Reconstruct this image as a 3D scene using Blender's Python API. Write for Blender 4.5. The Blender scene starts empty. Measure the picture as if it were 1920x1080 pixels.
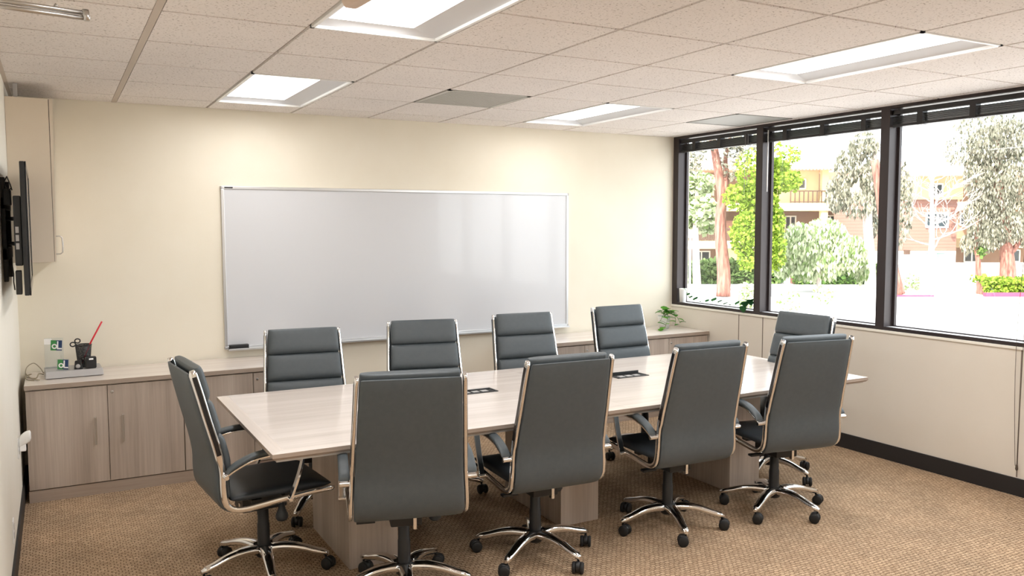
import bpy, bmesh, math, random
from mathutils import Vector, Matrix
rnd = random.Random(7)
scene = bpy.context.scene
COL = scene.collection
PI = math.pi
def srgb(r, g, b):
    return tuple(((c/255)/12.92 if c/255 <= .04045 else ((c/255+.055)/1.055)**2.4) for c in (r, g, b)) + (1,)

# ------------------------------------------------------------------ materials
MATS = {}
def new_mat(name):
    m = bpy.data.materials.new(name); m.use_nodes = True
    MATS[name] = m
    nt = m.node_tree
    return m, nt, nt.nodes['Principled BSDF']
def plain(name, col, rough=.5, metal=0., coat=0., spec=.5):
    m, nt, b = new_mat(name)
    b.inputs['Base Color'].default_value = col
    b.inputs['Roughness'].default_value = rough
    b.inputs['Metallic'].default_value = metal
    b.inputs['Coat Weight'].default_value = coat
    b.inputs['Specular IOR Level'].default_value = spec
    return m
def node(nt, typ, **kw):
    n = nt.nodes.new(typ)
    for k, v in kw.items():
        if k in n.inputs: n.inputs[k].default_value = v
        else: setattr(n, k, v)
    return n
def ramp(nt, stops):
    r = nt.nodes.new('ShaderNodeValToRGB')
    els = r.color_ramp.elements
    while len(els) < len(stops): els.new(.5)
    for e, (p, c) in zip(els, stops): e.position = p; e.color = c
    return r
def coords(nt, scale=(1, 1, 1), rot=(0, 0, 0), rand=False):
    tc = nt.nodes.new('ShaderNodeTexCoord'); mp = nt.nodes.new('ShaderNodeMapping')
    mp.inputs['Scale'].default_value = scale; mp.inputs['Rotation'].default_value = rot
    nt.links.new(tc.outputs['Object'], mp.inputs['Vector'])
    if rand:
        oi = nt.nodes.new('ShaderNodeObjectInfo'); mu = node(nt, 'ShaderNodeMath', operation='MULTIPLY'); mu.inputs[1].default_value = 37.
        nt.links.new(oi.outputs['Random'], mu.inputs[0]); nt.links.new(mu.outputs[0], mp.inputs['Location'])
    return mp
def noisy(name, stops, scale=5, stretch=(1, 1, 1), rough=.6, detail=6, bump=0., bscale=None, metal=0, rand=False, coat=0., spec=.5):
    m, nt, b = new_mat(name); L = nt.links.new
    mp = coords(nt, stretch, rand=rand)
    n = node(nt, 'ShaderNodeTexNoise', Scale=scale, Detail=detail); n.inputs['Roughness'].default_value = .6
    L(mp.outputs[0], n.inputs['Vector'])
    r = ramp(nt, stops); L(n.outputs['Fac'], r.inputs[0]); L(r.outputs[0], b.inputs['Base Color'])
    b.inputs['Roughness'].default_value = rough; b.inputs['Metallic'].default_value = metal
    b.inputs['Coat Weight'].default_value = coat; b.inputs['Specular IOR Level'].default_value = spec
    if bump:
        n2 = node(nt, 'ShaderNodeTexNoise', Scale=bscale or scale*6, Detail=4.)
        L(mp.outputs[0], n2.inputs['Vector'])
        bp = node(nt, 'ShaderNodeBump', Strength=bump, Distance=.002); L(n2.outputs['Fac'], bp.inputs['Height']); L(bp.outputs[0], b.inputs['Normal'])
    return m

noisy('wall_paint', [(.3, srgb(229, 221, 203)), (.7, srgb(233, 226, 210))], 2, rough=.75, bump=.15, bscale=180)
noisy('left_wall_paint', [(.3, srgb(232, 228, 216)), (.7, srgb(236, 232, 222))], 2, rough=.75, bump=.15, bscale=180)
noisy('right_wall_paint', [(.3, srgb(221, 214, 202)), (.7, srgb(225, 218, 207))], 2, rough=.7, bump=.1, bscale=180)
noisy('cabinet_paint', [(.3, srgb(228, 214, 194)), (.7, srgb(231, 218, 199))], 3, rough=.5)
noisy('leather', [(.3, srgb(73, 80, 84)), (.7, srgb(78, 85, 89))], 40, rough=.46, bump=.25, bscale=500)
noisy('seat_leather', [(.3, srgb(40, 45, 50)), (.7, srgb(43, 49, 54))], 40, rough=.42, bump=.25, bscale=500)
plain('chrome', (.82, .81, .80, 1), .09, 1.)
plain('brushed_steel', (.55, .54, .53, 1), .32, 1.)
plain('aluminium', (.70, .71, .72, 1), .35, .9)
plain('black_plastic', srgb(28, 29, 31), .45)
plain('black_rubber', srgb(24, 24, 25), .65)
plain('gloss_black', srgb(20, 20, 24), .15)
plain('frame_bronze', srgb(54, 46, 46), .42, .2)
plain('blind_black', srgb(34, 32, 34), .4)
plain('white_plastic', srgb(240, 240, 238), .4)
plain('clear_white', srgb(252, 252, 252), .4)
plain('ledge', srgb(236, 236, 238), .3)
plain('baseboard_black', srgb(34, 32, 33), .55)
plain('tee_metal', srgb(196, 184, 172), .6)
plain('dark_taupe', srgb(120, 108, 98), .9)  # dark brown-grey of the wall panel seams and the vent backing
plain('strip_grey', srgb(196, 192, 186), .5)
plain('grey_metal', srgb(178, 176, 176), .45, .1)
plain('whiteboard_face', srgb(208, 209, 212), .22, coat=.3)
plain('card_navy', srgb(36, 62, 105), .5)
plain('card_green', srgb(60, 140, 75), .5)
plain('red_plastic', srgb(205, 25, 45), .35)
plain('cable_tan', srgb(150, 140, 120), .6)
plain('cable_black', srgb(30, 28, 26), .6)
plain('cord_brown', srgb(80, 68, 56), .7)
plain('pot_white', srgb(236, 236, 236), .35)
plain('soil', srgb(70, 50, 38), .9)
plain('vine', srgb(96, 130, 60), .6)
plain('housing_beige', srgb(214, 194, 178), .5)
plain('vent_grey', srgb(186, 184, 178), .5)
plain('dark_metal_panel', srgb(150, 148, 142), .55, .1)
plain('glass_dark', srgb(56, 66, 72), .08)
plain('glass_green', srgb(120, 150, 140), .1)
noisy('stucco_cream', [(.3, srgb(205, 186, 146)), (.7, srgb(212, 194, 156))], 1, rough=.9)
noisy('stucco_tan', [(.3, srgb(140, 112, 94)), (.7, srgb(150, 121, 102))], 1, rough=.9)
noisy('stucco_white', [(.3, srgb(240, 232, 220)), (.7, srgb(246, 240, 232))], 1, rough=.9)
plain('roof_tile', srgb(205, 170, 150), .8)
plain('rail_brown', srgb(84, 62, 50), .7)
plain('window_white', srgb(240, 236, 226), .5)
plain('red_curb', srgb(200, 60, 90), .7)
plain('asphalt', srgb(196, 192, 190), .9)
plain('fence_cream', srgb(240, 226, 210), .8)
noisy('bark_red', [(.35, srgb(92, 50, 42)), (.65, srgb(160, 112, 98))], 5, (2, 2, .3), .9)
noisy('bark_pale', [(.35, srgb(160, 140, 134)), (.65, srgb(226, 214, 206))], 5, (2, 2, .3), .9)
def siding():
    m, nt, b = new_mat('siding_red'); L = nt.links.new
    mp = coords(nt, (1, 1, 1))
    sx = nt.nodes.new('ShaderNodeSeparateXYZ'); L(mp.outputs[0], sx.inputs[0])
    mu = node(nt, 'ShaderNodeMath', operation='MULTIPLY'); mu.inputs[1].default_value = 5.
    L(sx.outputs[2], mu.inputs[0])
    fr = node(nt, 'ShaderNodeMath', operation='FRACT'); L(mu.outputs[0], fr.inputs[0])
    r = ramp(nt, [(0, srgb(90, 62, 54)), (.12, srgb(142, 102, 90)), (1, srgb(150, 110, 98))])
    L(fr.outputs[0], r.inputs[0]); L(r.outputs[0], b.inputs['Base Color']); b.inputs['Roughness'].default_value = .85
siding()
def leaf_mat(name, c1, c2):
    m, nt, b = new_mat(name); L = nt.links.new
    g = nt.nodes.new('ShaderNodeNewGeometry')
    r = ramp(nt, [(0, c1), (1, c2)]); L(g.outputs['Random Per Island'], r.inputs[0])
    d = nt.nodes.new('ShaderNodeBsdfDiffuse'); t = nt.nodes.new('ShaderNodeBsdfTranslucent'); mx = nt.nodes.new('ShaderNodeMixShader')
    mx.inputs[0].default_value = .4
    L(r.outputs[0], d.inputs[0]); L(r.outputs[0], t.inputs[0]); L(d.outputs[0], mx.inputs[1]); L(t.outputs[0], mx.inputs[2])
    L(mx.outputs[0], nt.nodes['Material Output'].inputs[0])
leaf_mat('leaf_lime', srgb(78, 104, 26), srgb(176, 200, 84))
leaf_mat('leaf_green', srgb(60, 100, 45), srgb(150, 180, 100))
leaf_mat('leaf_hedge', srgb(52, 82, 40), srgb(150, 175, 110))
leaf_mat('leaf_grey', srgb(66, 72, 58), srgb(190, 184, 166))
leaf_mat('leaf_pale', srgb(96, 122, 58), srgb(232, 236, 205))
leaf_mat('leaf_indoor', srgb(50, 110, 40), srgb(110, 165, 70))
leaf_mat('leaf_dark', srgb(30, 62, 38), srgb(60, 100, 60))

def laminate(name, lo, mid, hi, axis, rough=.4, band=6.):
    # wood-grain laminate, streaks running along one axis
    m, nt, b = new_mat(name); L = nt.links.new
    s = [band, band, band]; s[axis] = band*.035
    mp = coords(nt, tuple(s), rand=True)
    n1 = node(nt, 'ShaderNodeTexNoise', Scale=1.6, Detail=5.); n1.inputs['Roughness'].default_value = .62; n1.inputs['Distortion'].default_value = .15
    n2 = node(nt, 'ShaderNodeTexNoise', Scale=14., Detail=3.)
    L(mp.outputs[0], n1.inputs['Vector']); L(mp.outputs[0], n2.inputs['Vector'])
    mx = node(nt, 'ShaderNodeMix', data_type='FLOAT'); mx.inputs[0].default_value = .3
    L(n1.outputs['Fac'], mx.inputs[2]); L(n2.outputs['Fac'], mx.inputs[3])
    r = ramp(nt, [(.30, lo), (.5, mid), (.70, hi)]); L(mx.outputs[0], r.inputs[0]); L(r.outputs[0], b.inputs['Base Color'])
    b.inputs['Roughness'].default_value = rough
G_LO, G_MID, G_HI = srgb(160, 146, 134), srgb(184, 170, 158), srgb(206, 193, 181)
laminate('laminate_upright', G_LO, G_MID, G_HI, 2)
laminate('laminate_long', srgb(202, 191, 182), srgb(216, 206, 198), srgb(228, 220, 213), 0, rough=.2)
laminate('laminate_cross', srgb(198, 186, 176), srgb(212, 201, 192), srgb(222, 213, 205), 1, rough=.3)
laminate('laminate_edge', srgb(152, 136, 123), srgb(168, 152, 139), srgb(182, 167, 154), 0, rough=.4)

def carpet():
    m, nt, b = new_mat('carpet'); L = nt.links.new
    mp = coords(nt, (1, 1, 1), (0, 0, math.radians(0)))
    nd = node(nt, 'ShaderNodeTexNoise', Scale=18., Detail=2.); L(mp.outputs[0], nd.inputs['Vector'])
    mixv = node(nt, 'ShaderNodeMix', data_type='VECTOR'); mixv.inputs[0].default_value = .022
    L(mp.outputs[0], mixv.inputs[4]); L(nd.outputs['Color'], mixv.inputs[5])
    br = nt.nodes.new('ShaderNodeTexBrick')
    br.inputs['Color1'].default_value = srgb(205, 179, 150); br.inputs['Color2'].default_value = srgb(183, 157, 130)
    br.inputs['Mortar'].default_value = srgb(126, 103, 82)
    br.inputs['Scale'].default_value = 1.; br.inputs['Mortar Size'].default_value = .0038; br.inputs['Mortar Smooth'].default_value = .9
    br.inputs['Brick Width'].default_value = .030; br.inputs['Row Height'].default_value = .0200
    L(mixv.outputs[1], br.inputs['Vector'])
    n = node(nt, 'ShaderNodeTexNoise', Scale=3., Detail=5.); L(mp.outputs[0], n.inputs['Vector'])
    rr = ramp(nt, [(.3, (.84, .84, .84, 1)), (.7, (1.08, 1.06, 1.04, 1))]); L(n.outputs['Fac'], rr.inputs[0])
    n3 = node(nt, 'ShaderNodeTexNoise', Scale=160., Detail=2.); L(mp.outputs[0], n3.inputs['Vector'])
    r3 = ramp(nt, [(.36, (.70, .67, .64, 1)), (.56, (1.05, 1.05, 1.05, 1))]); L(n3.outputs['Fac'], r3.inputs[0])
    m1 = node(nt, 'ShaderNodeMix', data_type='RGBA', blend_type='MULTIPLY'); m1.inputs[0].default_value = 1.
    L(br.outputs[0], m1.inputs[6]); L(rr.outputs[0], m1.inputs[7])
    m2 = node(nt, 'ShaderNodeMix', data_type='RGBA', blend_type='MULTIPLY'); m2.inputs[0].default_value = 1.
    L(m1.outputs[2], m2.inputs[6]); L(r3.outputs[0], m2.inputs[7]); L(m2.outputs[2], b.inputs['Base Color'])
    b.inputs['Roughness'].default_value = .95; b.inputs['Specular IOR Level'].default_value = .1
    bp = node(nt, 'ShaderNodeBump', Strength=.6, Distance=.004); bp.invert = True
    L(br.outputs['Fac'], bp.inputs['Height']); L(bp.outputs[0], b.inputs['Normal'])
carpet()
def ceiling_tile():
    m, nt, b = new_mat('ceiling_tile'); L = nt.links.new
    mp = coords(nt)
    n = node(nt, 'ShaderNodeTexNoise', Scale=95., Detail=3.); L(mp.outputs[0], n.inputs['Vector'])
    r = ramp(nt, [(.30, srgb(168, 158, 152)), (.40, srgb(234, 228, 224)), (1, srgb(240, 234, 231))]); L(n.outputs['Fac'], r.inputs[0])
    n2 = node(nt, 'ShaderNodeTexNoise', Scale=1.3, Detail=2.); L(mp.outputs[0], n2.inputs['Vector'])
    r2 = ramp(nt, [(.35, (.95, .95, .95, 1)), (.65, (1, 1, 1, 1))]); L(n2.outputs['Fac'], r2.inputs[0])
    mm = node(nt, 'ShaderNodeMix', data_type='RGBA', blend_type='MULTIPLY'); mm.inputs[0].default_value = 1.
    L(r.outputs[0], mm.inputs[6]); L(r2.outputs[0], mm.inputs[7]); L(mm.outputs[2], b.inputs['Base Color'])
    b.inputs['Roughness'].default_value = .9; b.inputs['Specular IOR Level'].default_value = .15
    bp = node(nt, 'ShaderNodeBump', Strength=.5, Distance=.002); L(n.outputs['Fac'], bp.inputs['Height']); L(bp.outputs[0], b.inputs['Normal'])
ceiling_tile()
def emission(name, col, strength):
    m = bpy.data.materials.new(name); m.use_nodes = True; MATS[name] = m
    nt = m.node_tree; nt.nodes.clear()
    e = node(nt, 'ShaderNodeEmission', Color=col, Strength=strength); o = nt.nodes.new('ShaderNodeOutputMaterial')
    nt.links.new(e.outputs[0], o.inputs[0])
emission('lamp_panel', (1, .97, .93, 1), 3.2)
plain('reflector', (.74, .76, .80, 1), .6)
def pane_glass(name, tint, gloss):
    m = bpy.data.materials.new(name); m.use_nodes = True; MATS[name] = m
    nt = m.node_tree; nt.nodes.clear(); L = nt.links.new
    t = node(nt, 'ShaderNodeBsdfTransparent', Color=tint); g = node(nt, 'ShaderNodeBsdfGlossy', Roughness=.02)
    mx = nt.nodes.new('ShaderNodeMixShader'); mx.inputs[0].default_value = gloss
    o = nt.nodes.new('ShaderNodeOutputMaterial')
    L(t.outputs[0], mx.inputs[1]); L(g.outputs[0], mx.inputs[2]); L(mx.outputs[0], o.inputs[0])
pane_glass('window_glass', (.97, .985, .98, 1), .05)
pane_glass('acrylic', (.93, .95, .96, 1), .10)
def mesh_cup():
    m = bpy.data.materials.new('wire_mesh'); m.use_nodes = True; MATS['wire_mesh'] = m
    nt = m.node_tree; L = nt.links.new; b = nt.nodes['Principled BSDF']
    b.inputs['Base Color'].default_value = srgb(30, 30, 34); b.inputs['Roughness'].default_value = .5
    mp = coords(nt, (1, 1, 1)); v = node(nt, 'ShaderNodeTexVoronoi', Scale=450.); L(mp.outputs[0], v.inputs['Vector'])
    r = ramp(nt, [(.0, (0, 0, 0, 1)), (.42, (0, 0, 0, 1)), (.46, (1, 1, 1, 1))]); L(v.outputs['Distance'], r.inputs[0])
    t = nt.nodes.new('ShaderNodeBsdfTransparent'); mx = nt.nodes.new('ShaderNodeMixShader')
    L(r.outputs[0], mx.inputs[0]); L(t.outputs[0], mx.inputs[1]); L(b.outputs[0], mx.inputs[2]); L(mx.outputs[0], nt.nodes['Material Output'].inputs[0])
mesh_cup()

# ------------------------------------------------------------------ mesh helpers
class MB:
    def __init__(s): s.v = []; s.f = []; s.m = []; s.sm = []
    def add(s, vs, fs, mat=0, smooth=False):
        o = len(s.v); s.v += [tuple(v) for v in vs]; s.f += [tuple(o+i for i in f) for f in fs]
        s.m += [mat]*len(fs); s.sm += [smooth]*len(fs); return s
    def box(s, x0, x1, y0, y1, z0, z1, mat=0):
        vs = [(x, y, z) for x in (x0, x1) for y in (y0, y1) for z in (z0, z1)]
        return s.add(vs, [(0, 1, 3, 2), (4, 6, 7, 5), (0, 4, 5, 1), (2, 3, 7, 6), (0, 2, 6, 4), (1, 5, 7, 3)], mat)
    def rings(s, rings, mat=0, smooth=True, cap=True):
        n = len(rings[0]); vs = [p for r in rings for p in r]; fs = []
        for i in range(len(rings)-1):
            for k in range(n):
                fs.append((i*n+k, i*n+(k+1) % n, (i+1)*n+(k+1) % n, (i+1)*n+k))
        s.add(vs, fs, mat, smooth)
        if cap:
            o = len(s.v)-len(vs)
            s.f += [tuple(o+k for k in range(n))[::-1], tuple(o+(len(rings)-1)*n+k for k in range(n))]; s.m += [mat]*2; s.sm += [False]*2
        return s
    def tube(s, pts, r, n=8, mat=0, cap=True):
        pts = [Vector(p) for p in pts]; rs = r if isinstance(r, (list, tuple)) else [r]*len(pts)
        out = []; up = None
        for i, p in enumerate(pts):
            d = (pts[min(i+1, len(pts)-1)]-pts[max(i-1, 0)]).normalized()
            if up is None:
                up = Vector((0, 0, 1)) if abs(d.z) < .9 else Vector((1, 0, 0))
            a = d.cross(up).normalized(); b = a.cross(d).normalized(); up = b
            out.append([p+rs[i]*(math.cos(2*PI*k/n)*a+math.sin(2*PI*k/n)*b) for k in range(n)])
        return s.rings(out, mat, True, cap)
    def lathe(s, prof, c=(0, 0, 0), n=24, mat=0, axis='z', cap=True):
        out = []
        for r, h in prof:
            ring = []
            for k in range(n):
                a = 2*PI*k/n; x, y = r*math.cos(a), r*math.sin(a)
                p = (x, y, h) if axis == 'z' else ((h, x, y) if axis == 'x' else (y, h, x))
                ring.append((c[0]+p[0], c[1]+p[1], c[2]+p[2]))
            out.append(ring)
        return s.rings(out, mat, True, cap)
    def xform(s, M):
        s.v = [tuple(M @ Vector(v)) for v in s.v]; return s
    def build(s, name, mats, parent=None, bevel=0, seg=2, loc=None, rot=0, sharp=40):
        me = bpy.data.meshes.new(name); me.from_pydata(s.v, [], s.f)
        if isinstance(mats, str): mats = [mats]
        for m in mats: me.materials.append(MATS[m])
        for p, mi, sm in zip(me.polygons, s.m, s.sm): p.material_index = mi; p.use_smooth = sm
        bm = bmesh.new(); bm.from_mesh(me); bmesh.ops.recalc_face_normals(bm, faces=bm.faces); bm.to_mesh(me); bm.free()
        o = bpy.data.objects.new(name, me); COL.objects.link(o)
        if parent: o.parent = parent
        if loc: o.location = loc
        if rot: o.rotation_euler.z = rot
        if bevel:
            md = o.modifiers.new('bevel', 'BEVEL'); md.width = bevel; md.segments = seg; md.limit_method = 'ANGLE'; md.angle_limit = math.radians(sharp)
            for p in me.polygons: p.use_smooth = True
            md.harden_normals = True
        return o
def tag(o, label=None, cat=None, group=None, kind=None):
    if label: o['label'] = label
    if cat: o['category'] = cat
    if group: o['group'] = group
    if kind: o['kind'] = kind
    return o
def empty(name, loc=(0, 0, 0), rot=0, label=None, cat=None, group=None, kind=None):
    o = bpy.data.objects.new(name, None); COL.objects.link(o); o.location = loc; o.rotation_euler.z = rot
    o.empty_display_size = .1
    return tag(o, label, cat, group, kind)
def structure(name, mb, mat, **k):
    o = mb.build(name, mat, **k); o['kind'] = 'structure'; return o
def kids(o): return [c for c in bpy.data.objects if c.parent == o]
def dup(root, loc=None, rot=None, label=None, group=None):
    r = root.copy(); COL.objects.link(r)
    if loc is not None: r.location = loc
    if rot is not None: r.rotation_euler.z = rot
    if label: r['label'] = label
    if group: r['group'] = group
    for ch in kids(root):
        c = ch.copy(); COL.objects.link(c); c.parent = r
        for g in kids(ch):
            d = g.copy(); COL.objects.link(d); d.parent = c
    return r

# ------------------------------------------------------------------ camera
F = 1564.7; YAW, PITCH, ROLL = .5002, -.0733, -.002
CAM = Vector((0, 0, 1.725))
cy, sy, cp, sp = math.cos(YAW), math.sin(YAW), math.cos(PITCH), math.sin(PITCH)
fwd = Vector((sy*cp, cy*cp, sp)); rt = Vector((cy, -sy, 0)); up = rt.cross(fwd)
r2 = math.cos(ROLL)*rt+math.sin(ROLL)*up; u2 = -math.sin(ROLL)*rt+math.cos(ROLL)*up
cam = bpy.data.cameras.new('camera'); co = bpy.data.objects.new('camera', cam); COL.objects.link(co)
M = Matrix((r2, u2, -fwd)).transposed().to_4x4(); M.translation = CAM
co.matrix_world = M
cam.lens = 36*F/1920; cam.sensor_width = 36; cam.clip_start = .02; cam.clip_end = 500
scene.camera = co
def ray(px, py): return fwd+(px-960)/F*r2-(py-540)/F*u2
def far(px, py, depth): return CAM+ray(px, py)*depth      # survey point of the grounds, depth metres ahead

# ------------------------------------------------------------------ room shell
XL, XR, YB, YF, H = -.235, 5.347, 6.477, -1.4, 2.592
structure('floor', MB().box(XL-.1, XR+.2, YF-.1, YB+.1, -.12, 0), 'carpet')
structure('wall_back', MB().box(XL-.1, XR+.2, YB, YB+.12, 0, 2.9), 'wall_paint')
structure('wall_left', MB().box(XL-.12, XL, YF, YB, 0, 2.9), 'left_wall_paint')
structure('wall_front', MB().box(XL-.1, XR+.2, YF-.12, YF, 0, 2.9), 'wall_paint')
SILL = .958
WY = [6.403, 5.30, 4.06, 2.82, 1.58, .34]       # window bays, jamb lines (lower side of each mullion)
wr = MB().box(XR, XR+.16, YF, YB, 0, SILL)
wr.box(XR, XR+.16, YF, .34, SILL, 2.9)
structure('wall_right', wr, 'right_wall_paint')
seams = MB()
for y in (5.548, 5.259, 3.05): seams.box(XR-.0015, XR+.004, y-.004, y+.004, .12, SILL-.016)
structure('trim_1', seams, 'dark_taupe')
structure('trim_2', MB().box(XR-.012, XR+.01, .34, YB, SILL-.018, SILL), 'window_white', bevel=.002)
structure('baseboard_right', MB().box(XR-.012, XR, YF, YB, 0, .115), 'baseboard_black', bevel=.003)
structure('baseboard_left', MB().box(XL, XL+.012, YF, YB, 0, .115), 'baseboard_black', bevel=.003)
structure('baseboard_back', MB().box(XL, XR, YB-.012, YB, 0, .115), 'baseboard_black', bevel=.003)

# ceiling: lay-in tiles on a 0.61 m grid
GX0, GY0, P = .392, 6.116, .61
gx = [XL]+[GX0+P*i for i in range(9)]+[XR]
gy = [YB]+[GY0-P*j for j in range(12)]+[YF]
fixt = {(i, j) for i in (2, 6) for j in (1, 2, 5, 6, 9, 10)}
vent = {(4, 2)}; dark = {(8, 2)}
tiles = MB(); g = .009
for i in range(len(gx)-1):
    for j in range(len(gy)-1):
        if (i, j) in fixt or (i, j) in vent: continue
        x0, x1, y1, y0 = gx[i]+g, gx[i+1]-g, gy[j]-g, gy[j+1]+g
        if i == 0: x1 -= .008
        if i == 1: x0 += .010
        if x1-x0 < .03: x1 += .02
        if (i, j) in dark: continue
        tiles.box(x0, x1, y0, y1, H, H+.02)
ceil = structure('ceiling', tiles, 'ceiling_tile')
tees = MB().box(XL, XR+.15, YF, YB, H+.2, H+.25)
for x in gx[1:-1]: tees.box(x-.012, x+.012, YF, YB, H+.012, H+.015)
for j, y in enumerate(gy[1:-1], 1):
    for i in range(len(gx)-1):
        if (i, j) in fixt and (i, j-1) in fixt: continue      # a light panel fills two cells
        tees.box(gx[i], gx[i+1], y-.012, y+.012, H+.012, H+.0145)
tees.box(GX0-.0155, GX0+.0155, YF, YB, H-.001, H+.006)
for y in (YB-.006, ): tees.box(XL, XR, y-.006, y+.006, H+.003, H+.008)
tees.box(XL, XL+.022, YF, YB, H-.004, H+.006)
gridp = tees.build('ceiling_grid', 'tee_metal', ceil); gridp['kind'] = 'structure'
side = MB()
for (a, b_) in ((XL-.1, XL), (XR, XR+.16)): side.box(a, b_, YF, YB, H+.02, H+.25)

# two vents
def vent_panel(name, i, j, label, darkm):
    x0, x1, y1, y0 = gx[i]+.006, gx[i+1]-.006, gy[j]-.006, gy[j+1]+.006
    root = empty(name, ((x0+x1)/2, (y0+y1)/2, H), label=label, cat='ceiling vent')
    hx, hy = (x1-x0)/2, (y1-y0)/2
    if darkm:
        MB().box(-hx, hx, -hy, hy, 0, .012).build('panel', 'dark_metal_panel', root, bevel=.002)
        f = MB(); f.box(-hx, hx, -hy, -hy+.02, -.003, 0); f.box(-hx, hx, hy-.02, hy, -.003, 0); f.box(-hx, -hx+.02, -hy, hy, -.003, 0); f.box(hx-.02, hx, -hy, hy, -.003, 0)
        f.build('frame', 'dark_metal_panel', root)
    else:
        MB().box(-hx, hx, -hy, hy, .012, .02).build('backing', 'dark_taupe', root)
        f = MB(); f.box(-hx, hx, -hy, -hy+.025, -.002, .012); f.box(-hx, hx, hy-.025, hy, -.002, .012); f.box(-hx, -hx+.025, -hy, hy, -.002, .012); f.box(hx-.025, hx, -hy, hy, -.002, .012)
        f.build('frame', 'vent_grey', root)
        s = MB(); n = 34
        for k in range(n):
            x = -hx+.025+(2*hx-.05)*(k+.5)/n
            s.box(x-.0055, x+.0055, -hy+.025, hy-.025, .0, .008)
        s.build('louvre_slats', 'vent_grey', root)
vent_panel('ceiling_vent', 4, 2, 'grey slatted air vent panel set in the ceiling between the two far lights', False)
vent_panel('ceiling_vent', 8, 2, 'smooth dark grey air return panel in the ceiling beside the first window', True)

# recessed 2x4 troffers
def troffer(xc, yc, label):
    root = empty('ceiling_light', (xc, yc, H), label=label, cat='ceiling light', group='recessed ceiling lights')
    a, b_ = P/2-.006, P-.006
    fr = MB(); w = .016
    fr.box(-a, a, -b_, -b_+w, -.003, .012); fr.box(-a, a, b_-w, b_, -.003, .012); fr.box(-a, -a+w, -b_, b_, -.003, .012); fr.box(a-w, a, -b_, b_, -.003, .012)
    fr.build('frame', 'white_plastic', root)
    a -= w; b_ -= w; xl, xr, b2, h = -a+.05, a-.125, b_-.045, .034
    v = [(-a, -b_, .01), (a, -b_, .01), (a, b_, .01), (-a, b_, .01), (xl, -b2, h), (xr, -b2, h), (xr, b2, h), (xl, b2, h)]
    m = MB().add(v, [(0, 1, 5, 4), (1, 2, 6, 5), (2, 3, 7, 6), (3, 0, 4, 7)]); m.build('reflector', 'reflector', root)
    MB().box(xl, xr, -b2, b2, h, h+.01).build('diffuser', 'lamp_panel', root)
LIGHTS = []
for (i, j, lab) in ((2, 1, 'recessed white ceiling light at far left, near the back wall above the whiteboard'),
                    (2, 5, 'large bright ceiling light cut by the top edge of the photo'),
                    (6, 1, 'small recessed ceiling light at the back wall right of the whiteboard'),
                    (6, 5, 'long recessed ceiling light on the right, nearest the windows')):
    xc, yc = gx[i]+P/2, gy[j+1]
    troffer(xc, yc, lab); LIGHTS.append((xc, yc))
LIGHTS += [(gx[2]+P/2, gy[10]), (gx[6]+P/2, gy[10])]      # unseen pair added to light the room, continuing the fixture pattern
for k, (x, y) in enumerate(LIGHTS):
    l = bpy.data.lights.new('troffer_lamp', 'AREA'); l.shape = 'RECTANGLE'; l.size = .32; l.size_y = 1.05
    l.energy = (12, 22, 9, 20, 25, 25)[k]; l.color = (1, .985, .975); l.spread = math.radians(175)
    o = bpy.data.objects.new('troffer_lamp', l); COL.objects.link(o); o.location = (x-.037, y, H+.030)
for (x, y) in LIGHTS[4:]:
    before = set(bpy.data.objects); troffer(x, y, None)
    for o in set(bpy.data.objects)-before:
        o['kind'] = 'structure'
        for q in ('category', 'group'):
            if q in o: del o[q]

# ------------------------------------------------------------------ windows
def make_window(n, ytop, ybot, seen=True):
    # ytop > ybot: glass bay between two uprights; upright of .075 on the low-y side
    root = empty('window_%d' % n, (XR, (ytop+ybot)/2, SILL), kind='structure')
    def B(x0, x1, y0, y1, z0, z1): return (x0, x1, y0-(ytop+ybot)/2, y1-(ytop+ybot)/2, z0-SILL, z1-SILL)
    f = MB()
    f.box(*B(.0, .115, ybot, ybot+.075, SILL, H+.02))
    if n == 1: f.box(*B(.0, .115, ytop, YB, SILL, H+.02))
    f.box(*B(.0, .012, ybot+.075, ytop, SILL, .984))
    f.box(*B(.0, .115, ybot+.075, ytop, 2.572, H+.02))
    f.box(*B(.088, .115, ybot+.075, ybot+.095, SILL, 2.572)); f.box(*B(.088, .115, ytop-.02, ytop, SILL, 2.572))
    f.box(*B(.088, .115, ybot+.075, ytop, SILL, .99))
    f.build('window_frame', 'frame_bronze', root, bevel=.0015)
    MB().box(*B(.012, .088, ybot+.075, ytop, SILL-.01, .982)).build('window_ledge', 'ledge', root)
    MB().box(*B(.100, .104, ybot+.09, ytop-.015, .985, 2.575)).build('pane', 'window_glass', root)
ys = [6.403, 5.30, 4.06, 2.82, 1.58, .34]
for n in range(5):
    make_window(n+1, ys[n], ys[n+1])  # last two bays are out of view, added to bring in daylight

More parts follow.
